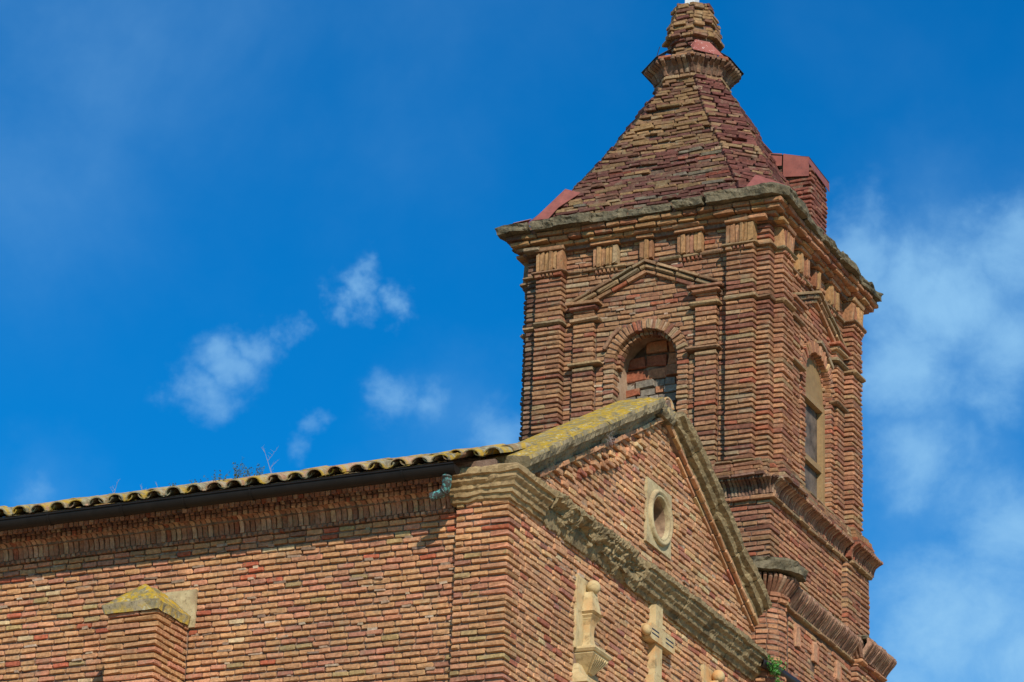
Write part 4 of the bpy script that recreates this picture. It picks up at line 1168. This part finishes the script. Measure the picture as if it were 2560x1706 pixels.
corner_stack(FRONT, P_DARK, 'corner_block', -VB, -A1_+.01, VB, .3, False)  # same painted shade: darker bricks than the matching right-hand block
corner_stack(RIGHT, P_TOWR, 'corner_block', A1_-.01, VB, VB, .3, False)
mb = MB(); mb.obox(LEFT[2], -VB, -A1_+.01, VB-.3, VB, 15.0, 18.12); mb.build('corner_block', M_FAR, TW)

# --- frieze: triglyphs, string and guttae on both faces
for face, pal in ((FRONT, P_TOWER), (RIGHT, P_TOWR)):
    ux, n, fr = face
    mb = MB(); mb.obox(fr, -A0_, A0_, VW-.03, VW+.02, ZF0-.016, ZF0+.01); fz = mb.build('frieze', M_MORTAR_T, TW); F = Field(fz)
    for c_ in (-.52, 0, .56):
        hw = .158 if c_ else .082; x = c_-hw; ws = [.045, .062, .05, .048, .046, .062] if c_ else [.06, .05, .04]; s_ = sum(ws)+.008*(len(ws)-1)
        zb, zt_ = (ZF0+.02, 18.035) if c_ else (ZF0+.03, 18.035)
        for i, w_ in enumerate(ws):
            w_ *= 2*hw/s_
            F.brick(fr(x+w_/2, VW+(.075 if i in (1, 5) else .055), (zb+zt_)/2), ux, n, w_, zt_-zb, .12, P_GOLD() if random.random() < .8 else pal(), kind='b', jit=.7); x += w_+.008*2*hw/s_
        F.brick(fr(c_, VW+.10, 18.068), ux, n, 2*hw+.06, .042, .16, pal(), kind='s', jit=1.2)
        F.brick(fr(c_-.02, VW+.145, 18.122), ux, n, 2*hw+.04, .052, .2, P_GOLD(), kind='r', jit=1.2)
        if c_:
            for i in range(6): F.brick(fr(c_-hw+.03+i*.052, VW+.035, ZF0-.038), ux, n, .026, .04, .07, pal(), kind='e', jit=1.5)
    for (a_, b_) in ((-A0_, -.16), (.16, A0_)):
        u = a_
        while u < b_-.03:
            l = min(random.uniform(.2, .3), b_-u); F.brick(fr(u+l/2, VW+.045, ZF0), ux, n, l-.004, .04, .1, P_MOULD(), kind='r', jit=1.); u += l+.004
    F.build()

# --- crowning cornice: stepped brick courses, stone slabs
mb = MB(); h_ = 1.60
for (hh, z0, z1) in ((1.60, 18.05, 18.11), (1.63, 18.111, 18.17), (1.70, 18.171, 18.225), (1.74, 18.226, 18.36)):
    mb.box((TX-hh, TY-hh, z0), (TX+hh, TY+hh, z1))
crown = mb.build('crown_cornice', M_MORTAR_T, TW); F = Field(crown)
for (ux, n, fr), pal in ((FRONT, P_GOLD), (RIGHT, P_TOWR), (LEFT, P_DARK)):  # left face gets darker bricks, its shade put into the colour
    for v_, zc, H_, Lr in ((1.66, 18.122, .046, (.15, .26)), (1.725, 18.175, .050, (.15, .30)), (1.765, 18.236, .052, (.17, .34)), (1.72, 18.076, .04, (.16, .3))):
        e = v_ if n is not NR else v_
        u = -e if n is not LEFT[1] else .9
        while u < e-.04:
            l = min(random.uniform(*Lr), e+.004-u)
            if e-u-l < .07: l = e+.004-u
            vv = v_ + random.uniform(-.012, .012)
            if zc < 18.09: vv = VW+.02
            F.brick(fr(u+l/2, vv, zc+random.uniform(-.003, .003)), ux, n, l-.008, H_, .22 if abs(u) > 1.2 else .14, pal(), jit=1.6); u += l+.008
F.build()
HS = 1.845
def edge_slabs(face, cuts, sides):
    ux, n, fr = face
    for i in range(len(cuts)-1):
        a_, b_ = cuts[i]+.012, cuts[i+1]-.012; ov = HS+random.uniform(-.05, .03)
        P = [fr(a_, ov-.46, 0), fr(a_, ov, 0), fr(b_, ov+random.uniform(-.01, .01), 0), fr(b_, ov-.46, 0)]
        z0 = 18.27+random.uniform(-.004, .008)
        slab('cornice_slab', [(p.x, p.y) for p in P][::-1], z0, z0+.105+random.uniform(-.025, .02), M_SLAB, crown, .026)
edge_slabs(FRONT, [-1.86, -1.42, -.62, -.16, .42, .83], None)
P = [FRONT[2](.85, 1.36, 0), FRONT[2](.85, 1.86, 0), FRONT[2](1.70, 1.87, 0), RIGHT[2](-1.70, 1.86, 0), RIGHT[2](-1.0, 1.84, 0), RIGHT[2](-1.0, 1.36, 0)]
slab('cornice_slab', [(p.x, p.y) for p in P][::-1], 18.275, 18.40, M_SLAB, crown, .022)
edge_slabs(RIGHT, [-.98, -.35, .25, .8, 1.30, 1.76], None)
edge_slabs(LEFT, [.6, 1.0, 1.36], None)

# --- spire
SX, SY = -1.53, TY
PROF = [(18.36, 1.72, 1.31), (18.5, 1.66, 1.26), (19.05, 1.27, .97), (19.5, .99, .745), (20.1, .685, .43), (20.72, .43, .18)]
def prof_at(z):
    for i in range(len(PROF)-1):
        z0, d0, a0 = PROF[i]; z1, d1, a1 = PROF[i+1]
        if z <= z1: t = (z-z0)/(z1-z0); return d0+(d1-d0)*t, a0+(a1-a0)*t
    return PROF[-1][1:]
def oct_pts(d, a_, sh=0.): d -= sh; a_ = max(.02, a_-sh*.41); return [(-a_, -d), (a_, -d), (d, -a_), (d, a_), (a_, d), (-a_, d), (-d, a_), (-d, -a_)]
def oct_pts8(z, sh):                                # the oblique sides belly out between foot and neck
    d, a_ = prof_at(z); e = .12*max(0, min(1, (z-18.5)/.8, (20.72-z)/.5)); d -= sh; a_ = max(.02, a_-sh*.41); b_ = max(.02, a_-e*.8); d2 = d+e
    return [(-a_, -d), (a_, -d), (d2, -b_), (d2, b_), (a_, d), (-a_, d), (-d2, b_), (-d2, -b_)]
mb = MB(); zs_ = np.linspace(18.36, 20.75, 24); vs = []
for z in zs_: vs += [(SX+x, SY+y, z) for x, y in oct_pts8(z, .055)]
mb.add(vs, [(i*8+j, i*8+(j+1) % 8, (i+1)*8+(j+1) % 8, (i+1)*8+j) for i in range(len(zs_)-1) for j in range(8)])
spire = mb.build('spire', M_MORTAR_D, TW); F = Field(spire, limit=420)
z = 18.38; SCR = .0545; k = 0
while z < 20.70:
    zc = z+SCR/2; P8 = oct_pts8(zc, 0.)
    for f_ in (7, 0, 1, 2, 3):
        a_, b_ = V((*P8[f_], 0)), V((*P8[(f_+1) % 8], 0)); d = b_-a_; l_t = d.length; d.normalize(); n = V((d.y, -d.x, 0))
        pal = P_SPIRE
        if f_ in (1, 2): pal = P_WINE
        if f_ == 0: pal = P_SPTAN if (zc > 19.75 or (19.45 < zc and random.random() < .7) or random.random() < .25) else P_SPIRE
        u = (0 if k % 2 else -.0)
        first = True
        while u < l_t-.02:
            l = random.choice((.15, .17, .16, .28, .3))*random.uniform(.9, 1.1)
            if first and k % 2: l *= .6
            first = False
            if u+l > l_t-.05: l = l_t-u
            if random.random() > .035:
                Pm = V((SX, SY, zc))+a_+d*(u+l/2)+n*(random.uniform(-.028, .02)+(.055 if f_ == 1 else 0))
                F.brick(Pm, d, n, max(.03, l-.006), .043*random.uniform(.85, 1.08), .16, pal(), jit=2.4 if random.random() > .1 else 6.)
            u += l+.010
    z += SCR; k += 1
for i in range(16):
    z = random.uniform(18.7, 20.6); x_, y_ = oct_pts8(z, .02)[1]
    F.brick(V((SX+x_+random.uniform(-.03, .05), SY+y_+random.uniform(-.02, .03), z)), V((.924, .383, 0)), V((.383, -.924, 0)), random.uniform(.04, .10), random.uniform(.03, .07), .08, SR(150, 126, 104), kind='b', jit=8)
F.build()

# --- lantern collar, drum and post
def oct_reg(d): return oct_pts(d, d*.414)
def oct_prism(mb, lev):
    vs = []
    for z, d in lev: vs += [(SX+x, SY+y, z) for x, y in oct_reg(d)]
    n_ = len(lev); mb.add(vs, [(i*8+j, i*8+(j+1) % 8, (i+1)*8+(j+1) % 8, (i+1)*8+j) for i in range(n_-1) for j in range(8)]+[tuple(range(7, -1, -1)), tuple((n_-1)*8+j for j in range(8))])
K5 = cove_keys('collar_cove', [(0, 0), (.01, .05), (.045, .10), (.10, .13), (.135, .15), (.135, .185)], .048)
mb = MB(); oct_prism(mb, [(20.68, .42), (20.77, .425), (20.79, .43), (20.93, .515), (20.97, .52), (20.975, .30)]); col_ = mb.build('lantern_collar', M_MORTAR_T, TW)
F = Field(col_)
def oct_row(zc, d_, H_, Lr, pal, kind=None, D=.1, jit=1.5, faces=(7, 0, 1, 2, 3, 4), miss=0., js=.01):
    P8 = oct_reg(d_)
    for f_ in faces:
        a_, b_ = V((*P8[f_], 0)), V((*P8[(f_+1) % 8], 0)); d = b_-a_; lt = d.length; d.normalize(); n = V((d.y, -d.x, 0)); u = 0
        while u < lt-.02:
            l = min(random.uniform(*Lr), lt-u)
            if lt-u-l < .04: l = lt-u
            if random.random() >= miss: F.brick(V((SX, SY, zc))+a_+d*(u+l/2)+n*random.uniform(-js, js), d, n, max(.03, l-.006), H_, D, pal(), kind=kind, jit=jit)
            u += l+.008
oct_row(20.742, .455, .045, (.1, .2), P_MOULD)
P8 = oct_reg(.45)
for f_ in (7, 0, 1, 2, 3):
    a_, b_ = V((*P8[f_], 0)), V((*P8[(f_+1) % 8], 0)); d = (b_-a_).normalized(); n = V((d.y, -d.x, 0))
    e = .03
    cove_run(F, K5, V((SX, SY, 0))+a_-d*e, V((SX, SY, 0))+b_+d*e, n, 20.785, .074, P_DARK, .04)
oct_row(20.978, .575, .036, (.14, .24), P_TOWER, miss=.15)
oct_row(21.02, .50, .04, (.14, .24), P_DARK, miss=.25, D=.2)
F.build()
DR = [(20.98, .31), (21.1, .285), (21.25, .275), (21.33, .32), (21.45, .318), (21.6, .29), (21.74, .25), (21.86, .205)]
mb = MB(); oct_prism(mb, [(z, d-.022) for z, d in DR]); drum = mb.build('lantern_drum', M_MORTAR_T, TW); F = Field(drum)
def dr_at(z):
    for i in range(len(DR)-1):
        if z <= DR[i+1][0]: t = (z-DR[i][0])/(DR[i+1][0]-DR[i][0]); return DR[i][1]+(DR[i+1][1]-DR[i][1])*t
    return DR[-1][1]
z = 21.02
while z < 21.84:
    red = 21.2 < z < 21.33
    oct_row(z+.026, dr_at(z)+.008+(.03 if 21.30 < z < 21.36 else 0), .043, (.11, .2), P_SPIRE if red else P_SPTAN, jit=4.5, miss=.05, js=.022); z += .0545
F.build()
mb = MB(); oct_prism(mb, [(21.85, .19), (21.875, .18)]); mb.build('drum_top', M_MORTAR_T, TW)
mb = MB(); mb.box((SX-.055, SY-.155, 21.86), (SX+.075, SY+.0, 22.6)); mb.build('top_post', M_POST, TW)

# --- metal sheets
def sheet(name, pts, mt, th=.006):
    pts = [V(p) for p in pts]; nrm_ = (pts[1]-pts[0]).cross(pts[-1]-pts[0]).normalized()
    n_ = len(pts); vs = pts+[p-nrm_*th for p in pts]
    return put(name, mesh(name, vs, [tuple(range(n_)), tuple(range(2*n_-1, n_-1, -1))]+[(i, n_+i, n_+(i+1) % n_, (i+1) % n_) for i in range(n_)], mt), TW)
def orim(k_, d_, z, e=0.): x, y = oct_reg(d_)[k_]; return V((SX+x, SY+y, z))
# pentagonal patch on the drum's front-right side
a_, b_ = V((*oct_reg(.50)[1], 0)), V((*oct_reg(.50)[2], 0)); c_, e_ = V((*oct_reg(.345)[1], 0)), V((*oct_reg(.345)[2], 0)); B0 = V((SX, SY, 0))
sheet('patch_sheet', [B0+a_.lerp(b_, .0)+Z3*21.06, B0+a_.lerp(b_, 1.0)+Z3*21.045, B0+c_.lerp(e_, 1.06)+Z3*21.16, B0+c_.lerp(e_, .78)+Z3*21.285, B0+c_.lerp(e_, .12)+Z3*21.285, B0+c_.lerp(e_, -.12)+Z3*21.19], M_FLASHW)
for k0, k1 in ((7, 0), (2, 3), (6, 7), (3, 4)):
    sheet('collar_sheet', [orim(k0, .60, 20.99), orim(k1, .60, 20.99), orim(k1, .36, 21.20), orim(k0, .36, 21.20)], M_DARKSHEET)
# hip sheets at the foot of the spire
d0, a0 = prof_at(18.40); d1, a1 = prof_at(18.94)
sheet('hip_sheet', [V((SX+a0+.12, SY-d0-.06, 18.44)), V((SX+d0+.12, SY-a0-.02, 18.44)), V((SX+1.69, SY-1.10, 18.70)), V((SX+1.40, SY-1.40, 18.76))], M_FLASH)
sheet('hip_sheet', [V((SX-d0-.12, SY-a0-.10, 18.42)), V((SX-a0+.02, SY-d0-.06, 18.43)), V((SX-a1-.02, SY-d1-.06, 18.92)), V((SX-d1-.05, SY-a1, 18.92))], M_FLASH)
sheet('hip_sheet', [V((SX-a0-.03, SY-d0-.07, 18.43)), V((SX-a0+.17, SY-d0-.055, 18.43)), V((SX-a0+.24, SY-prof_at(18.62)[0]-.055, 18.62)), V((SX-a1+.16, SY-d1-.055, 18.88)), V((SX-a1-.04, SY-d1-.065, 18.96))], M_FLASH)
sheet('hip_sheet', [V((TX-1.84, TY-1.70, 18.395)), V((TX-1.62, TY-1.86, 18.395)), V((SX-a0-.06, SY-d0-.04, 18.47)), V((SX-d0-.02, SY-a0-.06, 18.47))], M_FLASH)

# --- brick stair pier behind the spire
px0, px1, py0, py1, pz = -.78, -.10, 8.50, 9.17, 19.66
mb = MB(); mb.box((px0, py0+.015, 18.3), (px1-.015, py1, pz-.03)); pier = mb.build('roof_pier', M_MORTAR_T, TW); F = Field(pier)
P_PIER = palette(((138, 80, 64), 60), ((120, 68, 56), 25), ((152, 100, 76), 15))
z = 18.32; k = 0
while z < pz-.12:
    u = px0
    for l in ((.3, .3, .1) if k % 2 else (.12, .29, .3)):
        F.brick(V((u+l/2, py0+random.uniform(-.02, .012), z+.03)), UX, NF, l*random.uniform(.9, 1.02), .042, .12, P_PIER(), jit=2.4); u += l+.012
    u = py0+.01
    for l in ((.16, .3, .2) if k % 2 else (.3, .2, .16)):
        F.brick(V((px1, u+l/2, z+.03)), UY, NR, l, .047, .1, P_PIER(), jit=2); u += l+.01
    z += .0605; k += 1
F.build()
def pv(x, y, z): return V((x, y, z))
sheet('pier_sheet', [pv(px0+.05, py0-.02, pz+.02), pv(px0+.34, py0-.025, pz+.0), pv(px0+.34, py0-.01, pz+.17), pv(px0+.05, py0-.01, pz+.23)], M_FLASH)
sheet('pier_sheet', [pv(px0+.36, py0-.03, pz-.16), pv(px1+.02, py0-.03, pz-.20), pv(px1+.02, py0-.02, pz+.06), pv(px0+.36, py0-.02, pz+.16)], M_FLASH)
sheet('pier_sheet', [pv(px1+.022, py0-.028, pz-.03), pv(px1+.022, py1+.05, pz-.10), pv(px1+.015, py1+.05, pz+.02), pv(px1+.015, py0-.02, pz+.06)], M_FLASH)
sheet('pier_sheet', [pv(px0-.25, py0-.02, pz+.29), pv(px1+.02, py0-.02, pz+.066), pv(px1+.02, py1+.05, pz+.03), pv(px0-.25, py1+.05, pz+.25)], M_DARKSHEET)

# --- blocked front opening
fr = FRONT[2]; ux, n = UX, NF
mb = MB(); mb.obox(fr, -.6, .62, 1.0, 1.115, 15.0, 17.1); inf = mb.build('blocked_opening', M_MORTAR_D, TW); F = Field(inf, 'infill_block')
G = lambda: (lambda k_: (lin(150*k_), lin(142*k_), lin(130*k_), 1))(random.uniform(.85, 1.12))
R_ = lambda: random.choice((SR(172, 112, 82), SR(158, 96, 72), SR(180, 128, 96)))
z = 15.05
while z < 16.86:
    h_ = random.uniform(.07, .15) if z < 16.36 else .145
    u = -.43
    while u < .42:
        l = random.uniform(.10, .26) if z < 16.36 else random.uniform(.24, .28)
        l = min(l, .45-u); c_ = (z < 16.44) and not (15.55 < z < 15.66)
        if (u+l/2-.01)**2+max(0, z+h_/2-16.505)**2 < .43**2 or z < 16.5:
            F.brick(fr(u+l/2, 1.12+random.uniform(.005, .05), z+h_/2+random.uniform(-.012, .012)), ux, n, l, h_*random.uniform(.86, 1.02), .1, G() if c_ and random.random() < .85 else R_(), kind='b', jit=5)
        u += l+.012
    z += h_+.012
F.build()

# --- screened right-hand window: arched board, frame, mesh
fr = RIGHT[2]; ux, n = UY, NR; uc, ri, zs2 = .10, .455, 16.53
mb = MB(); mb.obox(fr, uc-.6, uc+.6, 1.05, 1.40, 15.0, 17.1); win = mb.build('screened_window', M_SCREEN, TW)
mb = MB(); zb_ = 16.46
P = [(uc+(ri-.004)*math.cos(PI*i/18), zs2+(ri-.004)*math.sin(PI*i/18)) for i in range(19)]; P = [(uc+ri-.004, zb_)]+P+[(uc-ri+.004, zb_)]
nn = len(P); mb.add([fr(u, 1.465, z) for u, z in P]+[fr(u, 1.43, z) for u, z in P], [tuple(range(nn)), tuple(range(2*nn-1, nn-1, -1))]+[(i, nn+i, nn+(i+1) % nn, (i+1) % nn) for i in range(nn)])
mb.build('arched_board', M_BOARD, win)
mb = MB(); mb.obox(fr, uc-ri+.004, uc+ri-.004, 1.402, 1.475, zb_-.07, zb_-.001); mb.build('transom', M_WOOD, win)
for u in (uc-ri+.003, uc+ri-.073):
    mb = MB(); mb.obox(fr, u, u+.07, 1.401, 1.478, 15.06, zb_-.072); mb.build('frame_post', M_WOOD, win)
mb = MB(); mb.obox(fr, uc-ri+.075, uc+ri-.075, 1.403, 1.46, 15.62, 15.69); mb.build('frame_bar', M_WOOD, win)
mb = MB(); mb.obox(fr, uc-ri+.0, uc+ri, 1.35, 1.52, 15.0, 15.058); mb.build('sill', M_MORTAR_T, win)

# --- cable, drain pipe, conduit stub
mb = MB(); mb.tube([orim(7, .37, 21.36)+V((-.02, 0, 0)), orim(7, .40, 21.2)+V((-.03, 0, 0)), orim(7, .43, 21.02)+V((-.03, 0, 0))], [.005]*3, 6); mb.build('cable', M_WIRE, TW)
mb = MB(); pp = [(.14, 6.35, 12.60), (.26, 6.6, 12.555), (.30, 7.28, 12.545)]
mb.tube(pp, [.05]*3, 18, cap=False); mb.tube(pp[::-1], [.044]*3, 18, cap=False); mb.build('drain_pipe', M_BPIPE_GROOVE, TW, True)

# ================================================================== weeds
def leaf_cloud(mb, c, r, n, sz):
    for _ in range(n):
        d = V((random.gauss(0, 1), random.gauss(0, 1), random.gauss(0, 1))).normalized()*r*random.random()**.4
        p = V(c)+d; a_ = V((random.gauss(0, 1), random.gauss(0, 1), random.gauss(0, 1))).normalized(); b_ = a_.cross(d).normalized() if d.length > 1e-5 else V((0, 0, 1))
        s = sz*random.uniform(.6, 1.3); mb.add([p-a_*s, p+b_*s*.45, p+a_*s, p-b_*s*.45+a_.cross(b_)*s*.2], [(0, 1, 2, 3)])
def twig(mb, P, h, lean, depth=0, r=.004):
    pts = [V(P)]; d = V((lean[0], lean[1], 1)).normalized(); n_ = 5
    for i in range(n_): d = (d+V((random.gauss(0, .10), random.gauss(0, .10), random.gauss(0, .03)))).normalized(); pts.append(pts[-1]+d*h/n_)
    mb.tube(pts, [r*(1-.75*i/n_) for i in range(n_+1)], 5)
    if depth > 0:
        for i in range(1, n_):
            if random.random() < .75:
                s = random.choice((-1, 1)); twig(mb, pts[i], h*random.uniform(.25, .45), (s*random.uniform(.4, .9), random.uniform(-.4, .4)), depth-1, r*.6)
    return pts
def roof_z(y): return 12.80+TS*(y+.3)
for (x, y, h, lab) in ((-4.50, .15, .24, 'dry branching weed stalk on the roof edge, furthest left of the stalks'), (-4.15, .15, .15, 'short dry weed stalk on the tiles, second from the left'),
                       (-3.95, .15, .17, 'dry weed stalk on the tiles just left of the leafy weeds'), (-2.66, .15, .46, 'tallest bare dry stalk standing on the tiles right of the leafy weeds')):
    t = thing('dry_weed', lab, 'weed', (x, y, roof_z(y)), 'dry weed stalks on the tiled roof')
    mb = MB(); twig(mb, (x, y, roof_z(y)-.04), h, (random.uniform(-.12, .12), 0), 2, .003); mb.build('stalk', M_TWIG, t)
for (x, y, h, w_, lab) in ((-3.52, .12, .12, .08, 'tiny leafy weed on the roof, leftmost of the green weeds'), (-3.28, .12, .16, .13, 'low bushy weed with small dark leaves on the tiles'), (-3.04, .12, .24, .13, 'tallest leafy weed in the clump on the tiles'),
                           (-2.86, .12, .19, .09, 'leafy weed at the right end of the clump'), (-3.75, .12, .09, .06, 'sparse little weed sprouting between the tiles'), (-4.32, .12, .05, .05, 'tiny green tuft between the two left dry stalks')):
    t = thing('leafy_weed', lab, 'weed', (x, y, roof_z(y)), 'leafy weeds on the tiled roof')
    ms, ml = MB(), MB()
    for i in range(max(3, int(h*60))):
        p = twig(ms, (x+random.uniform(-w_, w_)*.7, y+random.uniform(-.05, .05), roof_z(y)-.04), h*random.uniform(.6, 1.1)+.04, (random.uniform(-.35, .35), 0), 0, .0028)
        for q in p[2:]: leaf_cloud(ml, q, .018, 5, .010)
    ms.build('stems', M_STEM, t)['kind'] = 'stuff'; ml.build('foliage', M_LEAF, t)['kind'] = 'stuff'
bp = (.27, 6.42, 12.52)
t = thing('wall_plant', 'bright green leafy plant growing from the cornice end beside the drain pipe', 'plant', bp)
ms, ml = MB(), MB()
for i in range(16):
    p = twig(ms, (bp[0]+random.uniform(-.03, .03), bp[1]+random.uniform(-.05, .05), bp[2]-.06), random.uniform(.10, .22), (random.uniform(-.3, .6), random.uniform(-.5, .7)), 0, .003)
    for q in p[1:]: leaf_cloud(ml, q, .03, 7, .014)
for i in range(8):
    p = twig(ms, (bp[0]+.02, bp[1]+random.uniform(-.02, .06), bp[2]), .05, (.8, .6), 0, .003)
    leaf_cloud(ml, (bp[0]+.03, bp[1]+random.uniform(0, .1), bp[2]-random.uniform(.02, .14)), .035, 12, .014)
ms.build('stems', M_STEM, t)['kind'] = 'stuff'; ml.build('foliage', M_LEAFG, t)['kind'] = 'stuff'
# grass tufts on the coping
for (y, lab) in ((1.42, 'dry grass tuft hanging from the lower left coping stone'), (2.02, 'dry grass tuft in the joint midway up the left coping')):
    zc = rake(y)+.05; t = thing('grass_tuft', lab, 'grass', (.16, y, zc), 'grass tufts on the coping')
    mb = MB()
    for i in range(26):
        P = V((.12+random.uniform(0, .06), y+random.uniform(-.09, .09), zc+random.uniform(-.03, .05)))
        e = P+V((random.uniform(.02, .06), random.uniform(-.05, .05), random.uniform(-.09, .04))); mb.tube([P, P.lerp(e, .5)+V((.01, 0, .015)), e], [.0016, .0013, .0006], 4)
    mb.build('blades', M_STEM if y < 1.5 else M_TWIG, t)['kind'] = 'stuff'
